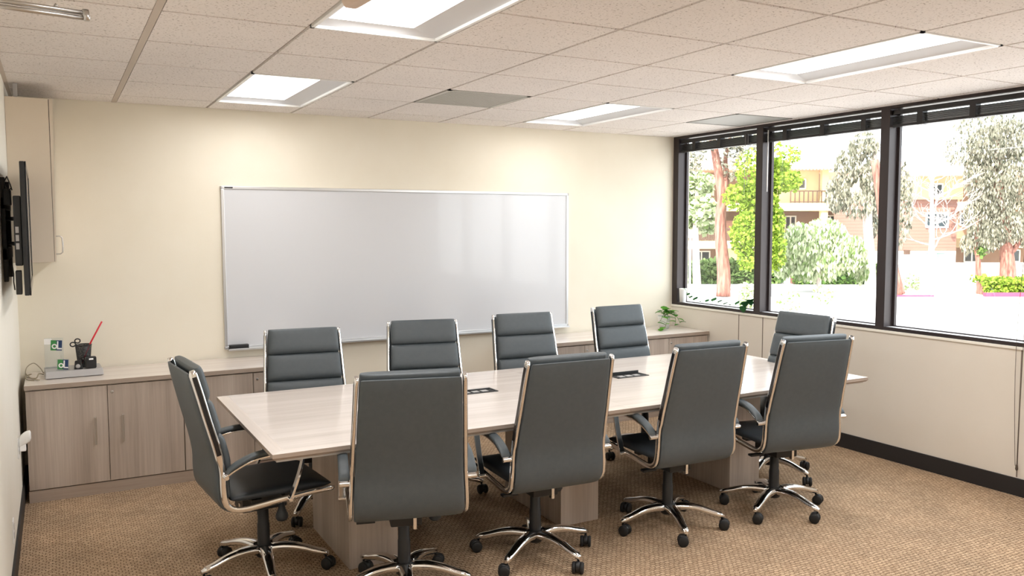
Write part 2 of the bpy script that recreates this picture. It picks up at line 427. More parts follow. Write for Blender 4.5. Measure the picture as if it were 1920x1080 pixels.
def make_blind(ytop, ybot, label, wand=None, cord=None, lift=0):
    yc = (ytop+ybot)/2; L = (ytop-ybot)/2-.006
    root = empty('window_blind', (XR+.045, yc, 2.44), label=label, cat='window blind', group='raised black venetian blinds')
    MB().box(-.022, .022, -L, L, .088, .122).build('headrail', 'blind_black', root, bevel=.002)
    s = MB()
    for k in range(9):
        z = .022+k*.0065
        s.box(-.024, .024, -L, L, z, z+.0022+.0006*(k % 2))
    s.build('slat_stack', 'blind_black', root)
    MB().box(-.024, .024, -L, L, 0, .018).build('bottom_rail', 'blind_black', root, bevel=.003)
    for t in (-.72, -.05, .62):
        MB().box(-.028, .026, t*L-.022, t*L+.022, -.002, .090).build('ladder_tape', 'blind_black', root)
    if wand is not None:
        MB().tube([(-.03, wand-yc, .10), (-.032, wand-yc, -.42)], .0045, 8).build('tilt_wand', 'clear_white', root)
    if cord is not None:
        c = MB()
        c.tube([(-.03, cord-yc, .09), (-.035, cord-yc+.004, -.45)], .0022, 6); c.tube([(-.03, cord-yc-.03, .09), (-.035, cord-yc-.03, -.35)], .0022, 6)
        c.build('pull_cord', 'cord_brown' if False else 'grey_metal', root)
    return root
make_blind(6.403, 5.375, 'black blind pulled up in the far left window, nearest the corner', cord=5.52)
make_blind(5.30, 4.135, 'black blind pulled up in the middle window with a white wand', wand=5.255)
b3 = make_blind(4.06, 2.895, 'black blind pulled up in the right window with a long brown cord')
cpts1 = []; cpts2 = []
yc3 = (4.06+2.895)/2
for k in range(13):
    t = k/12; z = 2.44+.05-(2.49-.20)*t-2.44
    sag = math.sin(PI*max(0, (t-.35)/.65))*.028
    xx = -.05-.025*t if t > .3 else -.035-.045*t
    cpts1.append((xx, 3.035-yc3+.012*math.sin(2*t)+sag, z)); cpts2.append((xx, 3.035-yc3-.004*math.sin(PI*t), z))
cm = MB().tube(cpts1, .0018, 6).tube(cpts2, .0018, 6)
e = cpts2[-1]; cm.lathe([(.002, .012), (.007, .004), (.009, -.02), (.004, -.03)], (e[0], e[1], e[2]), 10)
cm.build('pull_cord', 'cord_brown', b3)

# ------------------------------------------------------------------ whiteboard
WX0, WX1, WZ0, WZ1 = 1.085, 4.118, .812, 2.029
wb = empty('whiteboard', ((WX0+WX1)/2, YB, WZ0), label='long white dry erase board with aluminium frame on the back wall', cat='whiteboard')
hw, hh = (WX1-WX0)/2, WZ1-WZ0
MB().box(-hw+.01, hw-.01, -.014, -.002, .01, hh-.01).build('writing_surface', 'whiteboard_face', wb)
fr = MB(); w = .022
fr.box(-hw, hw, -.022, -.0005, hh-w, hh); fr.box(-hw, hw, -.022, -.0005, 0, w); fr.box(-hw, -hw+w, -.022, -.0005, w, hh-w); fr.box(hw-w, hw, -.022, -.0005, w, hh-w)
fr.build('frame', 'aluminium', wb, bevel=.003)
tr = MB().box(-hw+.02, hw-.02, -.075, -.022, -.004, .003).box(-hw+.02, hw-.02, -.078, -.073, -.004, .010)
tr.build('marker_tray', 'aluminium', wb, bevel=.0015)
MB().box(-hw+.025, -hw+.085, -.0235, -.0215, hh-.016, hh-.006).build('name_plate', 'black_plastic', wb)
for sx in (-1, 1):
    for zz in (0, hh-.02): MB().box(sx*hw-.012 if sx > 0 else -hw-.002, sx*hw+.002 if sx > 0 else -hw+.012, -.024, -.0008, zz, zz+.02).build('corner_cap', 'grey_metal', wb, bevel=.003)
er = empty('whiteboard_eraser', (WX0+.095, YB-.052, WZ0+.004), label='black felt eraser on the tray at the left end of the whiteboard', cat='eraser')
MB().box(-.07, .07, -.02, .02, 0, .012).build('felt_pad', 'black_rubber', er, bevel=.002)
MB().box(-.07, .07, -.02, .02, .012, .034).build('handle', 'black_plastic', er, bevel=.005)

# ------------------------------------------------------------------ base cabinets
CT, CF = .748, 5.935           # top height, front line
def cabinet(x0, label, handles, open_left=False):
    W = .92; root = empty('storage_cabinet', (x0+W/2, CF, 0), label=label, cat='cabinet', group='laminate storage cabinets')
    D = YB-.014-CF
    MB().box(-W/2+.001, W/2-.001, .022, D, .075, CT-.0305).build('body', 'laminate_upright', root)
    MB().box(-W/2, W/2, .004, .06, .0, .075).build('plinth', 'laminate_edge', root)
    MB().box(-W/2+.0005, W/2-.0005, 0, .02, .0, .0005).build('door_gap', 'dark_taupe', root) if False else None
    for s in (-1, 1):
        xa, xb = (-W/2+.003, -.002) if s < 0 else (.002, W/2-.003)
        d = MB().box(xa, xb, 0, .019, .082, CT-.040).build('door', 'laminate_upright', root, bevel=.001)
        hx = -.075 if s < 0 else .085
        h = MB().tube([(hx, -.0, .50), (hx, -.026, .50)], .004, 8).tube([(hx, 0, .35), (hx, -.026, .35)], .004, 8)
        h.box(hx-.006, hx+.006, -.032, -.024, .335, .515)
        h.build('handle', 'brushed_steel', d, bevel=.002)
        if s > 0:
            k = MB().lathe([(.009, 0), (.009, -.003), (.006, -.004)], (.028, 0, CT-.085), 14, axis='y'); k.box(.0272, .0288, -.005, -.003, CT-.09, CT-.08)
            k.build('lock', 'brushed_steel', d)
    return root
cabinet(-.20, 'leftmost grey laminate cabinet with two doors below the desk organiser', 1)
cabinet(.72, 'grey laminate cabinet behind the left end chair, second from the left wall', 1)
cabinet(3.493, 'grey laminate cabinet behind the right part of the table, left of the corner one', 1)
cabinet(4.413, 'grey laminate cabinet in the window corner, under the potted vine', 1)
def worktop(x0, x1, label):
    root = MB().box(x0-.003, x1+.003, CF-.014, YB-.013, CT-.030, CT).build('worktop', 'laminate_long', bevel=.0015)
    tag(root, label, 'worktop')
    MB().box(x0-.003, x1+.003, CF-.0155, CF-.0142, CT-.029, CT-.001).build('edge_band', 'laminate_edge', root)
    
    return root
worktop(-.20, 1.64, 'greige laminate worktop on the left cabinets, holding the desk organiser')
worktop(3.493, 5.333, 'greige laminate worktop on the right cabinets, holding the potted vine')

# ------------------------------------------------------------------ wall cabinet
uc = empty('wall_cabinet', (XL, 6.17, 1.512), label='tall cream cabinet hung high on the left wall in the back corner', cat='wall cabinet')
dy0, dy1, HC = -.30, .295, .995
MB().box(.001, .228, dy0, dy1, 0, HC).build('body', 'cabinet_paint', uc, bevel=.001)
dr = MB(); 
dr.add([(.230, dy0-.001, 0), (.238, dy0-.001, 0), (.238, dy1, 0), (.230, dy1, 0), (.232, dy0-.001, HC), (.252, dy0-.001, HC), (.252, dy1, HC), (.232, dy1, HC)],
       [(0, 1, 2, 3), (4, 7, 6, 5), (0, 4, 5, 1), (1, 5, 6, 2), (2, 6, 7, 3), (3, 7, 4, 0)])
dr = dr.build('door', 'cabinet_paint', uc)
hn = MB().tube([(.238, dy0+.06, .050), (.262, dy0+.06, .050), (.274, dy0+.06, .06), (.276, dy0+.06, .105), (.274, dy0+.06, .15), (.262, dy0+.06, .16), (.238, dy0+.06, .16)], .0045, 10)
hn.build('handle', 'brushed_steel', dr)
MB().box(.2275, .2315, dy0+.001, dy1, .004, HC-.004).build('gap_shade', 'cord_brown', uc)  # dark strip painted in for the shade between door and body
br = MB().box(.045, .068, dy0+.02, dy0+.045, HC, H-1.512-.002).build('wall_bracket', 'grey_metal'); br.name = 'mounting_strut'
br.location = (XL, 6.17, 1.512); tag(br, 'small grey metal strut between the cream wall cabinet and the ceiling', 'strut')

# ------------------------------------------------------------------ television on the left wall
tv = empty('television', (-.158, 5.25, 1.72), .013, label='flat black television seen edge on, mounted on the left wall', cat='television')
TH, TL = .325, .57
MB().box(.012, .034, -TL, TL, -TH, TH).build('screen_housing', 'black_plastic', tv, bevel=.004)
bz = MB(); x0, x1 = .034, .040
bz.box(x0, x1, -TL, TL, TH-.03, TH); bz.box(x0, x1, -TL, TL, -TH, -TH+.045); bz.box(x0, x1, -TL, -TL+.03, -TH, TH); bz.box(x0, x1, TL-.03, TL, -TH, TH)
bz.build('bezel', 'gloss_black', tv, bevel=.002)
MB().box(.030, .036, -TL+.03, TL-.03, -TH+.045, TH-.03).build('screen', 'glass_dark', tv)
bk = MB().box(-.022, .012, -TL+.03, TL-.2, -.18, .16).build('back_cover', 'black_plastic', tv, bevel=.006)
pt = MB()
for z in (-.10, -.06, -.02): pt.box(-.016, -.002, -TL+.0285, -TL+.0305, z, z+.03)
pt.build('input_ports', 'grey_metal', bk)
MB().box(-.024, .002, -TL+.02, -TL+.12, -TH+.005, -TH+.12).build('speaker_box', 'black_plastic', tv, bevel=.003)
wm = empty('television_wall_mount', (XL, 5.25, 1.72), label='black folding bracket holding the television on the left wall', cat='wall mount')
mp_ = MB().box(.001, .02, -.30, -.22, -.27, .26).box(.001, .02, .2, .28, -.27, .26).box(.001, .022, -.3, .28, .10, .16).box(.001, .022, -.3, .28, -.16, -.1)
mp_.build('wall_plate', 'black_plastic', wm, bevel=.002)
for z in (-.075, .05):
    MB().tube([(.02, -.26, z), (.035, -.30, z), (.060, -.40, z)], .010, 8).build('mount_arm', 'black_plastic', wm)
MB().box(.012, .045, -.32, -.2, .12, .20).build('joint_block', 'black_plastic', wm, bevel=.004)
tc = MB().tube([(.02, -.28, .24), (.035, -.36, .26), (.05, -.42, .22), (.058, -.46, .19)], .003, 6).tube([(.02, -.27, .22), (.04, -.34, .19), (.055, -.45, .20)], .003, 6)
tc.tube([(.047, -.50, -.18), (.052, -.52, -.22), (.050, -.50, -.26), (.053, -.49, -.3)], .003, 6)
o = tc.build('television_cable', 'cable_black'); o.location = (XL, 5.25, 1.72); tag(o, 'thin black cables looping behind the edge of the television', 'cable')

# ------------------------------------------------------------------ conference table
TX0, TX1, TY0, TY1, TZ = .79, 4.612, 3.606, 5.03, .745
tb = empty('conference_table', ((TX0+TX1)/2, (TY0+TY1)/2, 0), label='long greige laminate conference table with ten chairs around it', cat='table')
cx, cyy = (TX0+TX1)/2, (TY0+TY1)/2; hx, hy = (TX1-TX0)/2, (TY1-TY0)/2
bd = .06
for s in (-1, 1):
    a, b_ = (-hx, -.0008) if s < 0 else (.0008, hx)
    ia, ib = (a+bd, b_) if s < 0 else (a, b_-bd)
    m = MB().add([(ia, -hy+bd, TZ), (ib, -hy+bd, TZ), (ib, hy-bd, TZ), (ia, hy-bd, TZ)], [(0, 1, 2, 3)])
    # border strips, slightly chamfered
    m.add([(a, -hy, TZ-.002), (b_, -hy, TZ-.002), (ib, -hy+bd, TZ), (ia, -hy+bd, TZ)], [(0, 1, 2, 3)], 0)
    m.add([(b_, hy, TZ-.002), (a, hy, TZ-.002), (ia, hy-bd, TZ), (ib, hy-bd, TZ)], [(0, 1, 2, 3)], 0)
    if s < 0: m.add([(a, hy, TZ-.002), (a, -hy, TZ-.002), (ia, -hy+bd, TZ), (ia, hy-bd, TZ)], [(0, 1, 2, 3)], 2)
    else: m.add([(b_, -hy, TZ-.002), (b_, hy, TZ-.002), (ib, hy-bd, TZ), (ib, -hy+bd, TZ)], [(0, 1, 2, 3)], 2)
    # edge: short nose then undercut
    e1, e2 = .006, .034
    c = lambda d: [(a+(d if s < 0 else 0), -hy+d), (b_-(d if s > 0 else 0), -hy+d), (b_-(d if s > 0 else 0), hy-d), (a+(d if s < 0 else 0), hy-d)]
    lv = [(0, TZ-.002), (.0, TZ-.020), (.010, TZ-.031), (.020, TZ-.031), (.021, TZ-.043)]
    rg = [[(x, y, z) for x, y in c(d)] for d, z in lv]
    for k in range(len(rg)-1):
        m.add(rg[k]+rg[k+1], [(q, (q+1) % 4, 4+(q+1) % 4, 4+q) for q in range(4)], 1 if k < 3 else 3)
    m.add(rg[-1], [(3, 2, 1, 0)], 3)
    m.build('tabletop', ['laminate_long', 'laminate_edge', 'laminate_cross', 'strip_grey'], tb)
for px in (1.372, 2.625, 3.915):
    MB().box(px-.13-cx, px+.13-cx, 3.985-cyy, 4.66-cyy, 0, TZ-.04).build('pedestal', 'laminate_upright', tb, bevel=.002)
bm_ = MB()
for y in (-.30, .22): bm_.box(-1.5, 1.5, y, y+.05, TZ-.12, TZ-.041)
bm_.build('support_beam', 'black_plastic', tb, bevel=.002)
for (x0, x1) in ((1.55, 2.45), (2.80, 3.74)):
    MB().box(x0-cx, x1-cx, -.24, .21, TZ-.15, TZ-.12).build('cable_tray', 'black_plastic', tb, bevel=.002)
def grommet(x, y, label, isopen):
    r = empty('power_grommet', (x, y, TZ), label=label, cat='power outlet', group='black cable boxes in the table')
    f = MB(); f.box(-.125, .125, -.06, -.048, 0, .004); f.box(-.125, .125, .048, .06, 0, .004); f.box(-.125, -.113, -.06, .06, 0, .004); f.box(.113, .125, -.06, .06, 0, .004)
    f.build('frame', 'black_plastic', r, bevel=.001)
    MB().box(-.113, .113, -.048, .048, .0005, .0015).build('well', 'black_rubber', r)
    for k in range(3):
        MB().box(-.085+k*.06, -.045+k*.06, -.03, .012, .0015, .003).build('socket', 'grey_metal', r)
    if isopen:
        MB().box(-.112, .112, .040, .046, .004, .022).build('flip_lid', 'black_plastic', r, bevel=.001)
    else:
        MB().box(-.112, .112, .028, .048, .0016, .006).build('flip_lid', 'black_plastic', r, bevel=.001)
grommet(2.165, 4.42, 'black cable box in the tabletop left of centre, lid folded flat', False)
grommet(3.28, 4.405, 'black cable box in the tabletop right of centre, lid raised', True)

# ------------------------------------------------------------------ office chair
PATH = [(-.372, 1.10), (-.340, .98), (-.310, .86), (-.283, .76), (-.265, .68), (-.256, .62), (-.256, .56), (-.252, .50), (-.238, .462), (-.205, .440), (-.16, .434), (-.08, .440), (.02, .450), (.12, .459), (.22, .463), (.275, .462)]
def catmull(pts, n=6):
    out = []
    for i in range(len(pts)-1):
        p0, p1, p2, p3 = pts[max(i-1, 0)], pts[i], pts[i+1], pts[min(i+2, len(pts)-1)]
        for k in range(n):
            t = k/n
            out.append(tuple(.5*((2*p1[a])+(-p0[a]+p2[a])*t+(2*p0[a]-5*p1[a]+4*p2[a]-p3[a])*t*t+(-p0[a]+3*p1[a]-3*p2[a]+p3[a])*t**3) for a in range(len(p1))))
    out.append(tuple(pts[-1])); return out
CP = catmull(PATH, 5)
CL = [0]
for a, b_ in zip(CP, CP[1:]): CL.append(CL[-1]+math.dist(a, b_))
def on_path(s):
    s = max(0, min(CL[-1]-1e-6, s))
    i = max(k for k in range(len(CL)) if CL[k] <= s)
    i = min(i, len(CP)-2); t = (s-CL[i])/(CL[i+1]-CL[i])
    p = [CP[i][a]*(1-t)+CP[i+1][a]*t for a in (0, 1)]
    j0, j1 = max(i-1, 0), min(i+2, len(CP)-1)
    d = (CP[j1][0]-CP[j0][0], CP[j1][1]-CP[j0][1]); L = math.hypot(*d); d = (d[0]/L, d[1]/L)
    return p, d, (-d[1], d[0])        # point, tangent (downwards/forwards), normal towards sitter
def halfw(s):       # half width of the back between rails
    return .222+.028*min(1, s/.62)
def sect(hwid, t0, t1, s, x_off=0, e=5., n=28):
    # superellipse ring in the plane spanned by x and the path normal
    p, d, nn = on_path(s); c = (t0+t1)/2; ht = (t1-t0)/2; ring = []
    for k in range(n):
        a = 2*PI*k/n; ca, sa = math.cos(a), math.sin(a)
        u = hwid*math.copysign(abs(ca)**(2/e), ca); v = ht*math.copysign(abs(sa)**(2/2.6), sa)+c
        ring.append((x_off+u, p[0]+nn[0]*v, p[1]+nn[1]*v))
    return ring
def loft(s0, s1, t0, t1, wf, e=5., n=14, endp=.5, crown=0):
    m = MB(); rg = []
    for k in range(n+1):
        a = k/n; s = s0+(s1-s0)*(.5-.5*math.cos(PI*a))
        q = abs(2*(s-s0)/(s1-s0)-1); th = max(.06, (1-q**6))**endp
        c = t0+(t1-t0)*.35
        ww = wf(s)*(1-.035*(1-max(0, (1-q**10))**.5))
        rg.append(sect(ww, c-(c-t0)*th, c+(t1-c)*th, s, e=e))
    return m.rings(rg)
chair = empty('office_chair', (0, 0, 0))
UP = []          # parts that turn with the seat and move with its height
def up(o): UP.append(o.name); return o
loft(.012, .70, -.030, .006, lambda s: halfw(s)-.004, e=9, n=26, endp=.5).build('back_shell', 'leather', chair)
bc = MB()
SEG = [(-.012, .158), (.160, .326), (.328, .494), (.496, .625)]
for i, (a, b_) in enumerate(SEG):
    f = loft(a, b_, .006, .058 if i < 3 else .044, lambda s: halfw(s)-.006, e=8, n=14, endp=.55)
    bc.v, o_ = bc.v+f.v, len(bc.v); bc.f += [tuple(o_+q for q in ff) for ff in f.f]; bc.m += f.m; bc.sm += f.sm
bc.build('back_cushion', 'leather', chair)
# seat
st = MB(); rg = []
for k in range(19):
    a = k/18; y = -.215+.485*(.5-.5*math.cos(PI*a)); q = abs(2*a-1); yy = (y+.215)/.485
    qq = abs(2*yy-1); th = max(.05, 1-qq**7)**.5
    top = .515-.012*(1-yy)-.02*max(0, yy-.8)/.2; bot = .458+.0*yy; c = .480
    ring = []
    for j in range(32):
        an = 2*PI*j/32; ca, sa = math.cos(an), math.sin(an)
        u = (.238)*math.copysign(abs(ca)**(2/9), ca)*(1-.03*(1-max(0, 1-qq**12)**.5)); v = math.copysign(abs(sa)**(2/2.8), sa)
        ring.append((u, y, c+(top-c)*th*v if v > 0 else c+(c-bot)*th*v))
    rg.append(ring)
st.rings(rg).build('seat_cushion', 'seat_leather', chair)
for s in (-1, 1):
    m = MB(); rg = []
    for k in range(61):
        t = CL[-1]*k/60; p, d, nn = on_path(t); xo = s*(halfw(t)+.008)
        dep = .019 if t < .45 else .0145
        if k == 0 or k == 60: dep *= .6
        ring = []
        for j in range(12):
            an = 2*PI*j/12; u = .0095*math.copysign(abs(math.cos(an))**.6, math.cos(an)); v = dep*math.copysign(abs(math.sin(an))**.6, math.sin(an))
            ring.append((xo+u, p[0]+nn[0]*v, p[1]+nn[1]*v))
        rg.append(ring)
    r_ = m.rings(rg).build('side_rail', 'chrome', chair)
    inl = MB(); ir = []
    for k in range(20):
        t = .03+.38*k/19; p, d, nn = on_path(t); xo = s*(halfw(t)+.008+.0085)
        ir.append([(xo+du, p[0]+nn[0]*v, p[1]+nn[1]*v) for du, v in ((-.002, -.010), (.0016, -.010), (.0016, .010), (-.002, .010))])
    inl.rings(ir, smooth=False).build('rail_inlay', 'gloss_black', r_)
    # armrest
    XA = s*.283
    arm = MB(); AP = catmull([(-.250, .612), (-.20, .640), (-.13, .667), (-.04, .678), (.05, .674), (.125, .668)], 5)
    rg = []
    for i, (y, z) in enumerate(AP):
        j0, j1 = max(i-1, 0), min(i+1, len(AP)-1); dy, dz = AP[j1][0]-AP[j0][0], AP[j1][1]-AP[j0][1]; L = math.hypot(dy, dz); nn = (-dz/L, dy/L)
        rg.append([(XA+u, y+nn[0]*v, z+nn[1]*v) for u, v in ((-.017, -.004), (.017, -.004), (.017, .004), (-.017, .004))])
    arm.rings(rg, smooth=False)
    SP = catmull([(.120, .670), (.116, .655), (.095, .58), (.066, .50), (.045, .452)], 5)
    rg = []
    for i, (y, z) in enumerate(SP):
        j0, j1 = max(i-1, 0), min(i+1, len(SP)-1); dy, dz = SP[j1][0]-SP[j0][0], SP[j1][1]-SP[j0][1]; L = math.hypot(dy, dz); nn = (-dz/L, dy/L)
        rg.append([(XA+u, y+nn[0]*v, z+nn[1]*v) for u, v in ((-.015, -.0055), (.015, -.0055), (.015, .0055), (-.015, .0055))])
    arm.rings(rg, smooth=False)
    arm.tube([(s*.245, -.250, .607), (XA+s*.02, -.250, .607)], .011, 10)
    arm.tube([(s*.245, .045, .452), (XA+s*.018, .045, .452)], .010, 10)
    ao = arm.build('armrest', 'chrome', chair, bevel=.0015)
    pad = MB(); rg = []; N = 16
    PP = [AP[0]]+AP[1:]
    for k in range(N+1):
        i = int(round(1+k*(len(AP)-3)/N)); y, z = AP[i]; q = abs(2*k/N-1); th = max(.1, 1-q**8)**.5
        rg.append([(XA+.0235*math.copysign(abs(math.cos(2*PI*j/18))**.6, math.cos(2*PI*j/18)), y, z+.004+(.014+.013*math.copysign(abs(math.sin(2*PI*j/18))**.8, math.sin(2*PI*j/18)))*1.0*th) for j in range(18)])
    pad.rings(rg).build('arm_pad', 'leather', ao)
mech = MB().box(-.072, .072, -.12, .10, .350, .432).box(-.16, .16, -.10, -.05, .418, .440).box(-.16, .16, .06, .11, .418, .448)
mech.build('tilt_mechanism', 'black_plastic', chair, bevel=.006)
lv = MB().tube([(-.06, -.06, .375), (-.13, -.065, .374), (-.17, -.07, .372)], .006, 8); lv.box(-.225, -.14, -.088, -.052, .366, .379)
lv.build('height_lever', 'black_plastic', chair, bevel=.003)
kn = MB().lathe([(.008, .0), (.012, -.004), (.018, -.036), (.029, -.062), (.031, -.078), (.022, -.092), (.004, -.097)], (.155, .045, .405), 18)
kn.build('tension_knob', 'seat_leather', chair)
MB().box(.030, .046, -.128, -.10, .335, .395).build('clip_bracket', 'chrome', chair, bevel=.002)
gc = MB().lathe([(.030, .11), (.031, .13), (.030, .245), (.0275, .25), (.0265, .32), (.0235, .325), (.0235, .39)], (0, 0, 0), 24)
gc.build('gas_column', 'black_plastic', chair)
# base: five spokes on a hub
hub = MB().lathe([(.030, .075), (.040, .085), (.044, .125), (.034, .137), (.020, .138)], (0, 0, 0), 24).build('base_hub', 'black_plastic', chair)
for k in range(5):
    an = 2*PI*k/5
    m = MB(); rg = []
    for i in range(13):
        t = i/12; r = .028+.292*t; z = .118+.010*math.sin(PI*min(1, t*1.3))-.040*t**2.0; w_ = .034-.015*t; h_ = .022-.007*t
        if i == 12: w_ *= .6; h_ *= .6
        ring = []
        for j in range(12):
            b_ = 2*PI*j/12; u = w_*math.copysign(abs(math.cos(b_))**.7, math.cos(b_)); v = h_*math.copysign(abs(math.sin(b_))**.8, math.sin(b_))
            ring.append((r, u, z+v))
        rg.append(ring)
    lg = m.rings(rg); lg.xform(Matrix.Rotation(an, 4, 'Z')); lg.build('base_spoke', 'chrome', chair)
    c = empty_c = MB()
    c.tube([(0, 0, .082), (0, 0, .058)], .006, 8); 
    c.lathe([(.004, -.011), (.024, -.011), (.026, -.006), (.026, .006), (.024, .011), (.004, .011)], (.014, 0, .036), 18, axis='y')
    cs_ = c.build('caster', 'black_plastic', chair, loc=(.306*math.cos(an), .306*math.sin(an), 0), rot=an+rnd.uniform(-2.4, 2.4))
    for q in (-1, 1):
        MB().lathe([(.006, -.0085), (.026, -.0085), (.0295, -.004), (.0295, .004), (.026, .0085), (.006, .0085)], (.014, q*.020, .0297), 22, axis='y').build('caster_wheel', 'black_rubber', cs_)
BASE = ('base_hub', 'base_spoke', 'caster', 'gas_column')
def place_chair(o, x, y, heading, base, lift, label, group):
    # heading: azimuth the sitter faces, degrees from +y towards +x ; base: angle of first spoke in world degrees
    rz = -math.radians(heading)
    o.location = (x, y, 0); o.rotation_euler.z = rz
    tag(o, label, 'office chair', group)
    br_ = math.radians(base)-rz
    i = 0
    for c in kids(o):
        n = c.name.split('.')[0]
        if n in ('base_spoke', 'base_hub'): c.rotation_euler.z = br_
        elif n == 'caster':
            l = Vector(c.location); l.rotate(Matrix.Rotation(br_, 3, 'Z').to_euler()); c.location = l
            c.rotation_euler.z += br_+rnd.uniform(-1.5, 1.5)
        elif n == 'gas_column': pass
        else: c.location.z = lift
CH = [  # x, y, heading, base, lift, label
 (1.402, 3.640, 15, 38, 0.0, 'grey leather office chair nearest the camera, its back covering the left part of the table'),
 (2.158, 3.700, 3, -3.5, 0.0, 'second grey office chair from the left in the near row, seen from behind'),
 (3.040, 3.700, 3, 33.5, 0.0, 'third grey office chair from the left in the near row, seen from behind'),
 (3.797, 3.618, 10, 61, 0.0, 'rightmost grey office chair of the near row, beside the bare window wall'),
 (1.330, 4.965, 187, 20, -.03, 'leftmost grey office chair of the far row, below the left end of the whiteboard'),
 (2.090, 4.875, 192, 50, -.01, 'second grey office chair from the left in the far row, facing the camera'),
 (2.965, 4.965, 185, 5, -.015, 'third grey office chair from the left in the far row, below the whiteboard right part'),
 (3.855, 4.965, 179, 30, 0.0, 'rightmost grey office chair of the far row, beside the potted vine'),
 (.865, 4.190, 85, 49, -.015, 'grey office chair at the left end of the table, seen from its side'),
 (4.295, 4.150, 267, -9, 0.0, 'grey office chair at the window end of the table, half hidden by another chair'),
]
originals = [chair]+[dup(chair) for _ in CH[1:]]
for i, (o, c) in enumerate(zip(originals, CH)):
    place_chair(o, *c[:6], 'ten grey office chairs around the conference table')

# ------------------------------------------------------------------ small things on the left worktop
GZ = CT+.0005
org = MB(); ox, oy = .03, 6.17
ang = math.radians(4)
og = empty('desk_organiser', (.077, 6.235, GZ), .04, label='flat light grey metal box on the left worktop, carrying the pen cup', cat='box')
m = MB().add([(-.170, -.13, .003), (.170, -.13, .003), (.170, .12, .003), (-.170, .12, .003), (-.166, -.118, .046), (.165, -.118, .046), (.165, .12, .046), (-.166, .12, .046)],
             [(3, 2, 1, 0), (4, 5, 6, 7), (0, 1, 5, 4), (1, 2, 6, 5), (2, 3, 7, 6), (3, 0, 4, 7)])
m.build('housing', 'grey_metal', og, bevel=.003)
MB().box(-.162, .162, -.122, .112, .0, .003).build('rubber_foot', 'black_rubber', og)
TZo = GZ+.0465
def logo_card(root, x, z, s, tilt):
    c = MB()
    c.box(-.5*s, 0, -.0006, 0, -.5*s, .5*s, 0); c.box(0, .5*s, -.0006, 0, -.5*s, .5*s, 1)
    # white ring and white L
    n = 20
    vs = []; fs = []
    for k in range(n):
        a = 2*PI*k/n; vs += [(-.16*s+.25*s*math.cos(a), -.0012, -.10*s+.25*s*math.sin(a)), (-.16*s+.13*s*math.cos(a), -.0012, -.10*s+.13*s*math.sin(a))]
    for k in range(n): fs.append((2*k, 2*((k+1) % n), 2*((k+1) % n)+1, 2*k+1))
    c.add(vs, fs, 2); c.box(.06*s, .18*s, -.0014, -.0008, -.35*s, .42*s, 2); c.box(.06*s, .5*s, -.0014, -.0008, -.38*s, -.24*s, 2)
    c.xform(Matrix.Translation((x, 0, z)) @ Matrix.Rotation(tilt, 4, 'Y'))
    return c
def card_holder(x, y, z, w, h, s, label, cx_, cz_):
    r = empty('card_holder', (x, y, z), -.25, label=label, cat='card holder')
    MB().box(-w/2, w/2, -.002, .002, 0, h).build('acrylic_plate', 'acrylic', r)
    logo_card(r, cx_, cz_, s, .06).build('business_card', ['card_green', 'card_navy', 'clear_white'], r).location.y = -.004
    MB().box(-w/2, w/2, -.03, .012, 0, .002).build('foot', 'acrylic', r)
    return r
ch1 = card_holder(-.033, 6.285, TZo, .115, .20, .068, 'clear upright card holder with a green and navy card, left of the pen cup', .016, .150)
MB().box(-.057, -.012, -.0035, -.0025, .158, .195).build('paper_slip', 'clear_white', ch1)
card_holder(.016, 6.165, TZo, .075, .072, .064, 'small clear holder with a green and navy card, at the front of the grey box', 0, .036)
cup = empty('pen_cup', (.140, 6.24, TZo), label='black wire mesh pen cup on the grey box', cat='pen cup')
MB().lathe([(.037, 0), (.043, .07), (.050, .148), (.0495, .148), (.0425, .07), (.0365, .002)], n=28, cap=False).build('mesh_wall', 'wire_mesh', cup)
MB().lathe([(.0505, .144), (.0525, .148), (.0505, .152), (.0490, .148), (.0505, .144)], n=28, cap=False).build('rim', 'black_plastic', cup)
MB().lathe([(.0365, 0), (.0365, .003)], n=24).build('cup_base', 'black_plastic', cup)
pn = MB().tube([(.124, 6.242, TZo+.006), (.155, 6.235, TZo+.09), (.186, 6.23, TZo+.165), (.256, 6.22, TZo+.30)], .0055, 10); o = pn.build('red_pen', 'red_plastic'); tag(o, 'long red pen leaning out of the black mesh cup', 'pen')
sc_ = empty('scissors', (.128, 6.225, TZo+.006), label='black handled scissors leaning to the left in the mesh cup', cat='scissors')
MB().tube([(.028, 0, 0), (-.022, 0, .15)], .003, 6).build('blade', 'brushed_steel', sc_)
t_ = MB()
for (lx, lz) in ((-.050, .150), (-.022, .172)):
    t_.tube([(lx+.016*math.cos(a*PI/6), 0, lz+.014*math.sin(a*PI/6)) for a in range(13)], .0045, 6)
t_.build('handle', 'black_plastic', sc_)
ph = empty('desk_gadget', (.178, 6.155, TZo), .15, label='square black box with a white label, right of the mesh cup foot', cat='gadget')
MB().box(-.033, .033, -.02, .02, 0, .078).build('case', 'black_plastic', ph, bevel=.008)
MB().box(-.014, .012, -.0215, -.0195, .058, .068).build('white_label', 'clear_white', ph)
sp_ = empty('tape_dispenser', (.105, 6.155, TZo), -.1, label='small black tape dispenser in front of the mesh cup', cat='tape dispenser')
MB().add([(-.026, -.012, 0), (.026, -.012, 0), (.026, .012, 0), (-.026, .012, 0), (-.020, -.012, .055), (.016, -.012, .06), (.016, .012, .06), (-.020, .012, .055)],
         [(3, 2, 1, 0), (4, 5, 6, 7), (0, 1, 5, 4), (1, 2, 6, 5), (2, 3, 7, 6), (3, 0, 4, 7)]).build('case', 'black_plastic', sp_, bevel=.004)
MB().lathe([(.006, -.0135), (.014, -.0135), (.014, -.012), (.006, -.012)], (-.002, 0, .02), 18, axis='y').build('tape_core', 'grey_metal', sp_)
